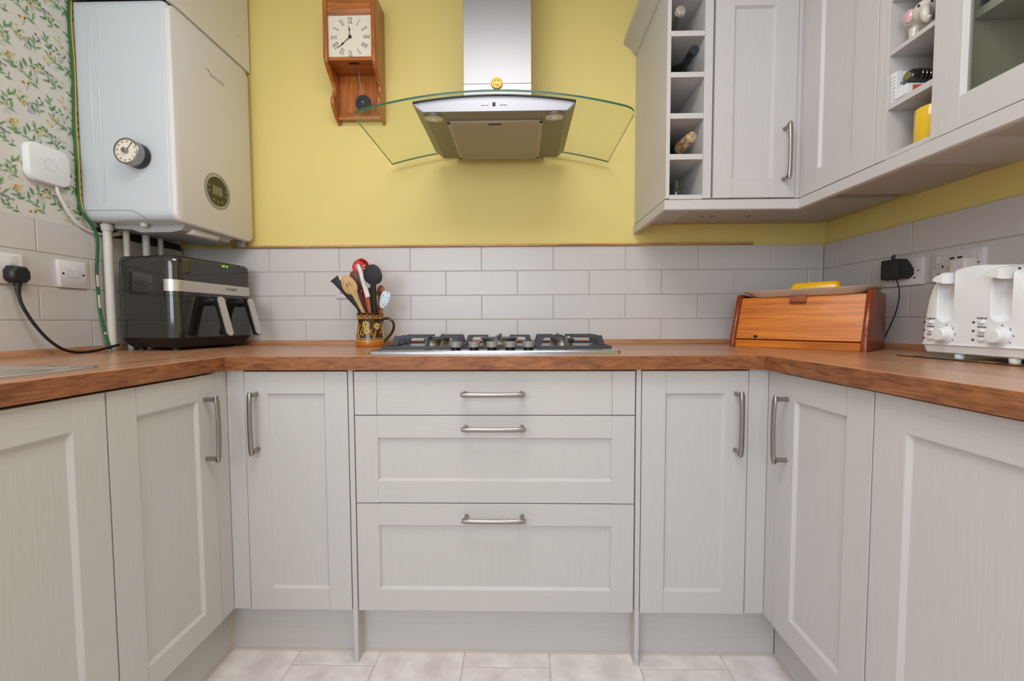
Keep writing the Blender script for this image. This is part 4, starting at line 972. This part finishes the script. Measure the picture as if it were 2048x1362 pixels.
# local: x along the front (left to right), y into the body, z up; half width .1155
hw, td = .1155, .195
def tprof(k=0.0, top=.2150):
    L = [(-hw+k, .0325), (-hw+.0015+k, .060), (-hw+.0055+k, .100), (-hw+.0115+k, .140), (-hw+.0195+k, .166), (-hw+.0300+k, .186), (-hw+.0445+k, .200-k), (-hw+.070, .2085-k), (-hw+.095, .2135-k), (0, top-k)]
    return L+[(-x, z) for x, z in L[::-1][1:]]
b = MB(); b.rings([[(x, 0.0, z) for x, z in tprof(.006)], [(x, .002, z) for x, z in tprof(.0022)], [(x, .008, z) for x, z in tprof(0)], [(x, td-.012, z) for x, z in tprof(0)], [(x, td, z) for x, z in tprof(.010)]])
def carve(mb, cutters, angle):
    """cut real recesses into a shell"""
    def tmp(q): o = bpy.data.objects.new('tmp', q.mesh('tmp', angle)); COL.objects.link(o); return o
    o = tmp(mb); cs = [tmp(q) for q in cutters]
    for q in cs:
        mo = o.modifiers.new('cut', 'BOOLEAN'); mo.operation = 'DIFFERENCE'; mo.solver = 'EXACT'; mo.object = q
    dg = bpy.context.evaluated_depsgraph_get(); dg.update()
    me = bpy.data.meshes.new_from_object(o.evaluated_get(dg))
    for q in cs+[o]: bpy.data.objects.remove(q)
    for p in me.polygons: p.use_smooth = True
    me.set_sharp_from_angle(angle=R(angle)); return me
def bay_cutter(sx):
    def ring(k, y): return [(x, y, z) for x, z in rrect(sx-.0195+k, sx+.0180-k*.3, .0865+k, .2300, .0175-min(k, .010), 7)]
    return MB().rings([ring(-.004, -.02), ring(-.002, -.0005), ring(.0, .0020), ring(.0015, .010), ring(.0045, .0165), ring(.0100, .0200)])
cut = [bay_cutter(sx) for sx in (-.0585, .0585)]
for sy in (.040, .075, .115, .150): cut.append(MB().box(-.070, .070, sy-.012, sy+.012, .150, .25))
sh = carve(b, cut, 32); sh.materials.clear(); sh.materials.append(M['toaster_white'])
ob('shell', sh, None, ts)
ob('base_skirt', rbox(MB(), -hw-.0005, hw+.0005, -.0015, td, [(.0090, .010, .010), (.0125, .004, .012), (.0310, .0, .012), (.0325, .001, .012)], .012, 4), 'toaster_white', ts)
ob('skirt_ridge', rbox(MB(), -hw-.0035, hw+.0035, -.0045, td+.001, [(.0300, .002, .012), (.0310, .0, .012), (.0322, .0, .012), (.0335, .002, .012)], .012, 4), 'toaster_white', ts)
for (x, y) in ((-.035, .014), (.075, .014), (-.035, td-.03), (.075, td-.03)): ob('foot', MB().cyl((x, y, .0002), (x, y, .010), .0085, .0095, 16), 'toaster_white', ts)
for sx in (-.0585, .0585):
    ob('lever_slot', MB().box(sx+.0118, sx+.0140, .0150, .0192, .104, .200), 'ink', ts)
    lv = MB(); rr = []
    L8 = [(-.0185, .1880), (-.0100, .1835), (.004, .1790), (.0135, .1765), (.0140, .2020), (.006, .2050), (-.008, .2000), (-.0165, .1930)]
    for yy, s_, dz in ((.0185, .92, 0), (.004, .95, 0), (-.008, .98, .0), (-.017, .90, .001), (-.0220, .72, .002)):
        rr.append([(sx+x*s_, yy, .190+(z-.190)*s_-dz) for x, z in L8])
    lv.rings(rr); ob('lever', lv, 'toaster_white', ts)
for (dx) in (-.0575, .0585):
    dk = ob('dial', MB().lathe([(.0195, 0), (.0192, .004), (.0165, .0055), (.0158, .017), (.0140, .0190), (.001, .0195)], 32, Matrix.Translation((dx, .0, .0565)) @ rx), 'toaster_white', ts)
    for s_, a in (('3', 112), ('4', 82), ('5', 40), ('6', 2), ('7', -40)):
        if s_ == '3': continue
        text_mesh('numeral', s_, .0062, 'ink', ts, (dx+.0245*math.cos(R(a)), -.0012, .0565+.0225*math.sin(R(a))), FRONT)
    for i in range(9): ob('dial_tick', MB().sweep([(dx+.0205*math.cos(R(130-20*i)), -.0006, .0565+.0205*math.sin(R(130-20*i))), (dx+.0218*math.cos(R(130-20*i)), -.0006, .0565+.0218*math.sin(R(130-20*i)))], .0003, 4), 'ink_grey', dk)
for (bxx) in (-.0925, .0225):
    for zz, s_ in ((.0855, 'Defrost'), (.0660, 'Reheat'), (.0460, 'Cancel')):
        ob('push_button', MB().ball((bxx, -.0008, zz), (.0072, .0040, .0048), 16), 'toaster_white', ts)
        ob('indicator_lamp', MB().cyl((bxx-.0172, .001, zz), (bxx-.0172, -.0014, zz), .0028, .0024, 14), 'led', ts)
        text_mesh('button_label', s_, .0066, 'ink', ts, (bxx, -.0009, zz+.0093), FRONT)
# phone charger with its lead
pc = thing('phone_charger', 'square black charger plugged into the socket above the bread bin', 'charger', (XR, -.3660, 1.1640), -PI/2)
ob('charger_body', MB().box(-.0380, .0240, -.046, -.0097, -.0330, .0320, .005, 2), 'black_soft', pc)
ob('charger_clip', MB().prism([(-.012, -.028), (.012, -.033), (.034, -.032), (.0455, -.020), (.0440, -.004), (.030, .018), (.020, .030), (-.010, .030)], XZ, -.040, -.0100), 'black_soft', pc)
ob('clip_head', MB().sweep([(-.004, -.034, .028), (-.003, -.034, .040), (-.001, -.032, .047)], [(.006, .005), (.0058, .005), (.0035, .003)], 10), 'black', pc)
tag(ob('charger_lead', MB().sweep(spline([(XR-.030, -.3700, 1.132), (XR-.026, -.3760, 1.110), (XR-.022, -.3760, 1.080), (XR-.018, -.3680, 1.050), (XR-.014, -.3540, 1.015), (XR-.0105, -.3370, .985), (XR-.008, -.3190, .955), (XR-.008, -.3050, .925)]), .0016, 8), 'rubber'),
    'thin black charger lead hanging behind the bread bin', 'cable')
wp = thing('plug_adaptor', 'white plug in the usb socket, just showing above the toaster', 'plug', (XR, -.5730, 1.1430), -PI/2)
ob('plug_body', MB().box(-.0230, .0230, -.045, -.0097, -.030, .0260, .006, 3), 'dial', wp)
ob('plug_sticker', MB().box(-.0125, .0170, -.0454, -.0448, -.020, .0190), 'socket_white', wp)
# ------------------------------------------------------------------ decorated jug with utensils
JX, JY = -.7285, -.1380
jug = thing('utensil_jug', 'brown slipware jug with cream flowers beside the hob', 'jug', (JX, JY, ZW+.0003), 0)
JP = [(0, .0520), (.004, .0555), (.020, .0560), (.034, .0535), (.060, .0490), (.085, .0460), (.108, .0462), (.124, .0490), (.1290, .0515)]
def jr(z):
    for (z0, r0), (z1, r1) in zip(JP, JP[1:]):
        if z <= z1: return r0+(r1-r0)*(z-z0)/(z1-z0)
    return JP[-1][1]
prof = [(r, z) for z, r in JP if z >= .030]
ob('jug_body', MB().lathe([(jr(.026), .026)]+prof+[(.0510, .1310), (.0480, .1295), (.0445, .1180), (.0425, .085), (.0460, .040), (.0460, .030), (.001, .0295)], 48), 'mug_brown', jug)
ob('jug_foot', MB().lathe([(.0500, .0), (.0525, .0004), (.0555, .004), (.0562, .016), (jr(.0258), .0258), (.040, .0258)], 48), 'mug_base', jug, label='amber glazed foot')
ob('jug_handle', MB().sweep(spline([(.0440, 0, .098), (.056, 0, .108), (.074, 0, .1085), (.0895, 0, .096), (.0930, 0, .076), (.0850, 0, .054), (.0690, 0, .034), (.0535, 0, .018)], 6), [(.0065, .0050)]*43, 10, side=(0, 1, 0)), 'mug_brown', jug)
def on_jug(th, z, e=.0006):
    r = jr(z)+e; return (r*math.sin(th), -r*math.cos(th), z)
def slip(pts, w, m, e=.0007):
    return MB().sweep([on_jug(t, z, e) for t, z in pts], w, 6)
N = 96
ob('wavy_band', slip([(-PI+2*PI*i/N, .1140+.0055*math.sin(13*2*PI*i/N)) for i in range(N)], .0013, 0), 'cream_slip', jug)
ob('line_band', slip([(-PI+2*PI*i/N, .0320) for i in range(N)], .0010, 0), 'cream_slip', jug)
ob('zigzag_band', slip([(-PI+2*PI*i/(2*N), .0250+.0030*math.sin(24*2*PI*i/(2*N))) for i in range(2*N)], .0011, 0), 'cream_slip', jug)
for i in range(13):
    a = -PI+2*PI*(i+.25)/13
    for (da, z) in ((0, .1095), (2*PI/26, .1205)):
        c = on_jug(a+da, z, .0); ob('slip_dot', MB().ball(c, .0040 if z < .115 else .0036, 10), 'ochre_slip', jug)
def flower(th, z, r):
    b = MB()
    for k in range(9):
        a = 2*PI*k/9; L = []
        for t in (0, .35, .7, .95, 1.0): L.append(t)
        b.sweep([on_jug(th+(math.sin(a)*r*t)/jr(z), z+math.cos(a)*r*t, .0008) for t in (.22, .5, .8, 1.0)], [.0008, .0020, .0026, .0010], 6)
    f = ob('slip_flower', b, 'cream_slip', jug); ob('flower_eye', MB().ball(on_jug(th, z, .0006), .0024, 8), 'ochre_slip', f)
for g in (0, 2.1, 4.2):
    for (th, z, r) in ((-.02, .0855, .0150), (.06, .0620, .0140), (.88, .0790, .0140)): flower(th+g, z, r)
    st = MB()
    for pts in ([(-.55, .034), (-.42, .058), (-.22, .078)], [(.62, .034), (.50, .050), (.22, .062)], [(.62, .036), (.74, .056), (.80, .068)], [(-.62, .034), (-.72, .060), (-.66, .078)]):
        st.sweep([on_jug(t+g, z, .0006) for t, z in pts], .0010, 6)
    ob('slip_stem', st, 'cream_slip', jug)
    for (t, z) in ((-.58, .0800), (-.70, .062), (-.22, .046), (.30, .046), (.42, .062), (.72, .0500), (-.40, .050), (1.2, .055), (1.25, .085)):
        ob('slip_dot', MB().ball(on_jug(t+g, z, -.0012), .0046, 10), 'ochre_slip', jug)

def utensil(name, label, cat): return thing(name, label, cat, (JX, JY, ZW+.0003))
def paddle(b, c, up, a, h, t, tilt=0.25, n=20):
    """flat oval head centred at c, long axis up, half width a, half length h"""
    up = up.normalized(); sd = Vector((0, -1, 0)).cross(up).normalized()*-1; nr = sd.cross(up).normalized()
    P = [(a*math.cos(2*PI*i/n)*(1-.18*math.sin(2*PI*i/n)), h*math.sin(2*PI*i/n)) for i in range(n)]
    rr = []
    for k, (s, o) in enumerate(((.80, -t), (1.0, -t*.5), (1.0, t*.5), (.80, t))): rr.append([c+sd*x*s+up*y*s+nr*o for x, y in P])
    return b.rings(rr)
def handle_rod(p0, p1, r0, r1, flat=1.0, seg=10):
    b = MB(); m = (p0+p1)/2
    return b.sweep([p0, m, p1], [(r0, r0*flat), ((r0+r1)/2, (r0+r1)/2*flat), (r1, r1*flat)], seg, side=(1, 0, 0))
IN = .05   # the handles end inside the jug at this height
# wooden slotted spoon, front left
t = utensil('slotted_spoon', 'pale wooden slotted spoon leaning left at the front of the jug', 'spoon')
c = Vector((-0.0625, -0.0460, 0.2379)); foot = Vector((0.0120, 0.0120, 0.0500)); d = (c-foot).normalized()
hd = ob('spoon_head', paddle(MB(), c, d, .0270, .0400, .0035), 'beech', t)
up = d; sd = Vector((0, -1, 0)).cross(up).normalized()*-1
for (o, L) in ((.006, .017), (-.006, .015)):
    q = c+sd*o; ob('slot', MB().sweep([q-up*L/2+Vector((0, -.0045, 0)), q+up*L/2+Vector((0, -.0045, 0))], .0012, 6), 'brown_wood', hd)
ob('spoon_handle', handle_rod(foot, c-d*.030, .0058, .0085), 'beech', t)
# dark flat turner, far left
t = utensil('turner', 'dark grey flared turner leaning farthest left out of the jug', 'turner')
p0, p1, p2 = Vector((-0.0080, 0.0180, 0.0500)), Vector((-0.0433, -0.0120, 0.1546)), Vector((-0.1296, -0.0220, 0.2647))
ob('turner_handle', handle_rod(p0, p1, .0055, .0085, .6), 'black_soft', t)
ob('turner_blade', MB().sweep([p1-(p2-p1)*.05, p1+(p2-p1)*.4, p1+(p2-p1)*.9, p2], [(.0080, .0022), (.0110, .0022), (.0145, .0024), (.0185, .0016)], 12, side=(1, 0, 1)), 'black_soft', t)
# dark wooden spoon behind
t = utensil('wooden_spoon', 'dark brown wooden spoon behind the pale slotted spoon', 'spoon')
c = Vector((-0.0572, 0.0080, 0.2568)); foot = Vector((0.0040, 0.0220, 0.0500)); d = (c-foot).normalized()
ob('spoon_head', paddle(MB(), c, d, .0235, .0400, .0040), 'brown_wood', t); ob('spoon_handle', handle_rod(foot, c-d*.030, .0058, .0080), 'brown_wood', t)
# red pasta server
t = utensil('pasta_server', 'red nylon pasta server with prongs at the back of the jug', 'pasta server')
c = Vector((-0.0404, 0.0220, 0.3109)); foot = Vector((-0.0060, 0.0260, 0.0500)); d = (c-foot).normalized(); sd = Vector((1, 0, 0)); 
b = MB(); n = 14; rr = []
for k in range(6):
    ph = .15+1.30*k/5
    rr.append([c+Vector((.0345*math.cos(2*PI*i/n)*math.cos(PI/2-ph), .0, 0))*1+Vector((0, .016*math.cos(ph)-.006, 0))+Vector((0, 0, .0340*math.sin(2*PI*i/n)*math.cos(PI/2-ph))) for i in range(n)])
b.rings(rr, cap=True)
hd = ob('server_bowl', b, 'red', t)
for i in range(5):
    a = R(5)+R(72)*i/4
    q = c+Vector((.0330*math.cos(a), -.002, .0320*math.sin(a)))
    ob('prong', MB().sweep([q-Vector((.012, .004, .002)), q+Vector((.002, -.010, .001)), q+Vector((.0065, -.020, -.003))], [.0034, .0036, .0022], 8), 'red', hd)
for (x, z, L, r_) in ((-.0150, .001, .020, -12), (-.0060, .003, .024, -10), (.016, .006, .016, 60), (.014, -.006, .016, 62)):
    q = c+Vector((x, -.0085, z)); v = Vector((math.sin(R(r_)), 0, math.cos(R(r_))))*L/2
    ob('drain_slot', MB().sweep([q-v, q+v], .0022, 6), 'tile', hd)
ob('server_handle', handle_rod(foot, c-Vector((0, 0, .030)), .0060, .0105, .6), 'red', t)
# white speckled silicone spatula with a wooden handle
t = utensil('silicone_spatula', 'white speckled silicone spatula with a wooden handle in the middle of the jug', 'spatula')
p0, p1, p2 = Vector((0.0180, -0.0180, 0.0500)), Vector((0.0008, -0.0240, 0.1945)), Vector((-0.0329, -0.0260, 0.3164))
ob('spatula_handle', handle_rod(p0, p1, .0060, .0062), 'copper_wood', t)
ob('spatula_head', MB().sweep([p1-(p2-p1)*.03, p1+(p2-p1)*.08, p1+(p2-p1)*.55, p1+(p2-p1)*.88, p2], [(.0090, .007), (.0098, .0075), (.0090, .0060), (.0072, .0045), (.0040, .003)], 12, side=(1, 0, .2)), 'white_sil', t)
# black spoon, front right
t = utensil('nylon_spoon', 'black nylon spoon standing upright at the front of the jug', 'spoon')
c = Vector((0.0289, -0.0420, 0.2753)); foot = Vector((0.0220, -0.0060, 0.0500)); d = (c-foot).normalized()
hd = ob('spoon_bowl', paddle(MB(), c, d, .0345, .0385, .0050), 'black_soft', t)
ob('spoon_rim', MB().sweep([c+Vector((.0325*math.cos(2*PI*i/28), -.0050, .0365*math.sin(2*PI*i/28))) for i in range(28)], .0022, 6, closed=True), 'black_soft', hd)
ob('spoon_handle', handle_rod(foot, c-d*.034, .0115, .0105, .45), 'black', t)
# brown handle behind the black spoon
t = utensil('wooden_spatula', 'dark wooden spatula handle behind the black spoon', 'spatula')
p0, p1 = Vector((0.0100, 0.0120, 0.0500)), Vector((0.0046, 0.0040, 0.2303))
ob('spatula_blade', MB().sweep([p0, p0+(p1-p0)*.5, p1-(p1-p0)*.04, p1], [(.0060, .004), (.0095, .004), (.0130, .004), (.0110, .003)], 12, side=(1, 0, 0)), 'brown_wood', t)
# reddish wooden spoon
t = utensil('small_wooden_spoon', 'small reddish wooden spoon with a dark notch on the right of the jug', 'spoon')
c = Vector((0.0400, 0.0120, 0.2159)); foot = Vector((0.0160, 0.0200, 0.0500)); d = (c-foot).normalized()
hd = ob('spoon_head', paddle(MB(), c, d, .0155, .0250, .0040), 'copper_wood', t); ob('spoon_handle', handle_rod(foot, c-d*.018, .0065, .0085), 'copper_wood', t)
ob('dark_notch', MB().box(c.x-.008, c.x+.010, c.y-.0065, c.y-.0035, c.z-.010, c.z-.002, .0015), 'brown_wood', hd)
# blue speckled spatula
t = utensil('blue_spatula', 'small blue speckled silicone spatula on the right of the jug', 'spatula')
p0, p1, p2 = Vector((0.0200, -0.0100, 0.0500)), Vector((0.0533, -0.0160, 0.1495)), Vector((0.0748, -0.0180, 0.2137))
ob('spatula_handle', handle_rod(p0, p1, .0052, .0056), 'copper_wood', t)
ob('spatula_head', MB().sweep([p1, p1+(p2-p1)*.18, p1+(p2-p1)*.55, p1+(p2-p1)*.9, p2], [(.0085, .0050), (.0165, .0058), (.0195, .0056), (.0170, .0045), (.0120, .003)], 14, side=(1, 0, -.2)), 'blue_sil', t)

# ------------------------------------------------------------------ bottles and glass in the wine rack (lying along y, necks to the front)
def bottle(label, name, x, y0, z0, x1, y1, z1, prof, m, parts, group='bottles in the wine rack'):
    t = thing(name, label, 'bottle', (x, y0, z0), 0, group)
    ax = (Vector((x1, y1, z1))-Vector((x, y0, z0))); L = ax.length
    q = Vector((0, 0, 1)).rotation_difference(ax.normalized()).to_matrix().to_4x4()
    ob('bottle_glass', MB().lathe(prof(L), 32, q), m, t)
    for nm, pr, mm in parts: ob(nm, MB().lathe(pr, 28, q), mm, t)
    return t
M['wine_glass'] = mat('near black bottle glass', (18, 22, 18), .08, spec=.6)
M['foil_black'] = mat('blue black capsule', (46, 54, 62), .35, .3)
M['foil_gold'] = speckle('gold foil with pale print', (196, 128, 40), (232, 214, 176), 90, .45, .52, .28, .55)
M['foil_silver'] = mat('crumpled silver foil', (222, 220, 216), .22, 1.0, .9, 160)
bottle('dark wine bottle with a blue black capsule in the second cubbyhole down', 'wine_bottle', .4130, -.400, 1.8530, .4050, -.105, 1.8430,
       lambda L: [(.0125, .002), (.0128, .070), (.0140, .085), (.026, .105), (.0360, .130), (.0375, .150), (.0375, L-.004), (.034, L), (.001, L-.01)], 'wine_glass',
       [('capsule', [(.001, .0), (.0135, .0004), (.0146, .002), (.0146, .010), (.0136, .012), (.0138, .062)], 'foil_black')])
bottle('champagne style bottle with gold foil neck in the fourth cubbyhole down', 'sparkling_bottle', .4130, -.392, 1.5900, .4050, -.085, 1.5870,
       lambda L: [(.0130, .004), (.0150, .070), (.0190, .095), (.032, .130), (.0415, .165), (.0420, .185), (.0420, L-.004), (.038, L), (.001, L-.02)], 'wine_glass',
       [('gold_foil', [(.001, .0), (.0120, .0008), (.0160, .006), (.0170, .018), (.0160, .026), (.0172, .034), (.0185, .080), (.0196, .097)], 'foil_gold'), ('foil_top', [(.001, -.0006), (.0090, -.0004), (.0100, .0012)], 'foil_silver')])
bottle('clear bottle with a silver cap in the topmost cubbyhole', 'clear_bottle', .3735, -.385, 1.9850, .3905, -.120, 1.9730,
       lambda L: [(.0125, .018), (.0130, .060), (.020, .085), (.0340, .115), (.0360, .14), (.0360, L-.004), (.032, L), (.001, L-.01)], 'jar_glass',
       [('silver_cap', [(.001, .0), (.0135, .0010), (.0165, .005), (.0165, .016), (.0140, .0215)], 'foil_silver')])
gv = thing('glass_vase', 'clear glass dish with a wavy flared rim in the lowest cubbyhole', 'vase', (.3920, -.315, 1.4124))
b = MB(); rr = []; n = 48
for z, r, wv in ((.0, .020, 0), (.003, .0205, 0), (.012, .0190, 0), (.026, .0240, .02), (.038, .0300, .06), (.046, .0345, .10), (.047, .0335, .10), (.040, .0275, .06), (.028, .0215, .02), (.014, .0165, 0), (.006, .0150, 0)):
    rr.append([Vector((r*(1+wv*math.sin(6*2*PI*i/n))*math.cos(2*PI*i/n), r*(1+wv*math.sin(6*2*PI*i/n))*math.sin(2*PI*i/n), z+.05*wv*math.sin(6*2*PI*i/n)*.8)) for i in range(n)])
ob('vase_bowl', b.rings(rr), 'jar_glass', gv)
for k in range(4):
    a = 2*PI*k/4+.5; ob('twisted_rib', MB().sweep([(.0200*math.cos(a), .0200*math.sin(a), .006), (.0240*math.cos(a+.4), .0240*math.sin(a+.4), .022), (.0315*math.cos(a+.9), .0315*math.sin(a+.9), .042)], [.0025, .0030, .0022], 8), 'jar_glass', gv)

# ------------------------------------------------------------------ things on the open shelves
def remesh(mb, vox=.0022, sm=8):
    me = mb.mesh('tmp'); o = bpy.data.objects.new('tmp', me); COL.objects.link(o)
    r = o.modifiers.new('r', 'REMESH'); r.mode = 'VOXEL'; r.voxel_size = vox
    s = o.modifiers.new('s', 'SMOOTH'); s.factor = .5; s.iterations = sm
    dg = bpy.context.evaluated_depsgraph_get(); dg.update()
    n = bpy.data.meshes.new_from_object(o.evaluated_get(dg)); bpy.data.objects.remove(o)
    for p in n.polygons: p.use_smooth = True
    return n
M['china'] = mat('glossy pale grey china', (206, 198, 188), .12, coat=.4); M['pink'] = mat('pink glaze', (206, 160, 166), .15, coat=.3)
el = thing('elephant_ornament', 'glossy grey china elephant with pink ears on the upper open shelf', 'ornament', (.8190, -.7265, 1.6592), R(-44))
el.scale = (.86, .86, .92)
b = MB()
b.ball((0, .018, .046), (.036, .046, .036), 20); b.ball((0, -.030, .060), (.027, .026, .027), 20)
for sx in (-1, 1):
    for y in (-.012, .045): b.cyl((sx*.020, y, .001), (sx*.019, y, .034), .0125, .0135, 14)
    b.ball((sx*.031, -.018, .064), (.016, .006, .021), 14, Matrix.Rotation(sx*.35, 4, 'Z'))
b.sweep([(0, -.050, .056), (0, -.062, .042), (.002, -.066, .026), (.006, -.074, .016), (.010, -.080, .022)], [.0125, .0110, .0095, .0080, .0065], 12)
ob('elephant_body', None or remesh(b), None, el); el.children[0].data.materials.append(M['china'])
for sx in (-1, 1):
    ob('ear_lining', MB().ball((sx*.0320, -.0245, .064), (.0120, .0040, .0170), 14, Matrix.Rotation(sx*.35, 4, 'Z')), 'pink', el, label='pink ear lining')
    ob('eye', MB().ball((sx*.0125, -.0530, .067), (.0030, .0020, .0036), 10), 'ink', el)
    for k in (-1, 0, 1): ob('toenail', MB().ball((sx*.020+k*.0070, -.0240, .005), (.0030, .0018, .0040), 8), 'ink' if k == 0 else 'pink', el)
M['carton'] = mat('white carton', (226, 226, 230), .5); M['orange_print'] = mat('orange red print', (196, 92, 58), .5)
ab = thing('pill_box', 'white aspirin carton standing on the middle open shelf', 'box', (.7790, -.7010, 1.5338), 0)
ob('carton', MB().box(0, .105, 0, .0150, 0, .0705, .0004), 'carton', ab)
text_mesh('carton_lettering', 'ASPIRIN 300mg', .0100, 'ink', ab, (.0090, -.0003, .0415), FRONT, align='LEFT')
text_mesh('carton_lettering', 'TABLETS', .0092, 'ink', ab, (.0400, -.0003, .0320), FRONT, align='LEFT')
for k in range(7):
    ob('small_print', MB().box(-.0003, .0, .002, .0130, .007+.0085*k, .0082+.0085*k), 'ink_grey', ab)
mb_ = thing('medicine_box', 'small white carton with an orange panel in front of the aspirin carton', 'box', (.7745, -.7360, 1.5338), 0)
ob('carton', MB().box(0, .090, 0, .0330, 0, .0232, .0004), 'carton', mb_)
ob('printed_panel', MB().box(.0130, .090, -.0004, .0003, .004, .0195), 'orange_print', mb_)
bt = thing('torch', 'black ribbed torch handle lying on the small carton', 'torch', (.7880, -.7205, 1.5814), R(2))
bt.rotation_euler = (0, R(4), R(2))
M['torch_gold'] = mat('brass badge', (150, 132, 74), .4, .6)
b = MB(); pr = [(.001, 0), (.0120, .001), (.0160, .007)]
b.lathe([(.001, 0), (.0115, .0006), (.0155, .0060), (.0168, .0150), (.0168, .110), (.001, .1105)], 24, Matrix.Rotation(PI/2, 4, 'Y'))
tb_ = ob('torch_body', b, 'black_gloss', bt)
for k in range(8): ob('grip_ring', MB().sweep([(.022+.0095*k, .0168*math.cos(2*PI*i/24), .0168*math.sin(2*PI*i/24)) for i in range(24)], .0022, 6, closed=True), 'black_gloss', tb_)
ob('end_badge', MB().cyl((-.0004, 0, 0), (.0012, 0, 0), .0085, .0095, 16), 'torch_gold', tb_)
ym = thing('yellow_mug', 'plain bright yellow mug on the lowest open shelf', 'mug', (.8190, -.7580, 1.4098))
ym.scale = (.84, .84, .84)
M['mug_yellow'] = mat('glossy yellow china', (232, 188, 40), .18, coat=.3)
ob('mug_body', MB().lathe([(.030, 0), (.0385, .0008), (.0405, .004), (.0405, .092), (.0395, .0940), (.0375, .0930), (.0372, .008), (.001, .0065)], 40), 'mug_yellow', ym)
ob('mug_handle', MB().sweep(spline([(.038, .010, .076), (.056, .014, .074), (.0635, .016, .052), (.056, .014, .028), (.038, .010, .022)], 6), .0048, 10), 'mug_yellow', ym)
# purple glittery gift bag behind the glass door
gl = thing('gift_bag', 'purple glittery bag behind the glass door', 'bag', (.832, -.8370, 1.6532), R(-2))
M['glitter'] = speckle('purple glitter', (52, 40, 66), (140, 124, 150), 420, .45, .62, .35, .3)
b = MB(); b.rings([[(x, y, 0) for x, y in rrect(0, .12, -.075, 0, .004, 3)], [(x, y, .10) for x, y in rrect(-.004, .124, -.070, -.006, .004, 3)], [(x, y, .19) for x, y in rrect(-.006, .126, -.050, -.026, .004, 3)]])
ob('bag_body', b, 'glitter', gl)
for y in (-.030, -.046): ob('bag_cord', MB().sweep(spline([(.035, y, .185), (.042, y, .23), (.078, y, .23), (.085, y, .185)], 5), .0018, 6), 'glitter', gl)
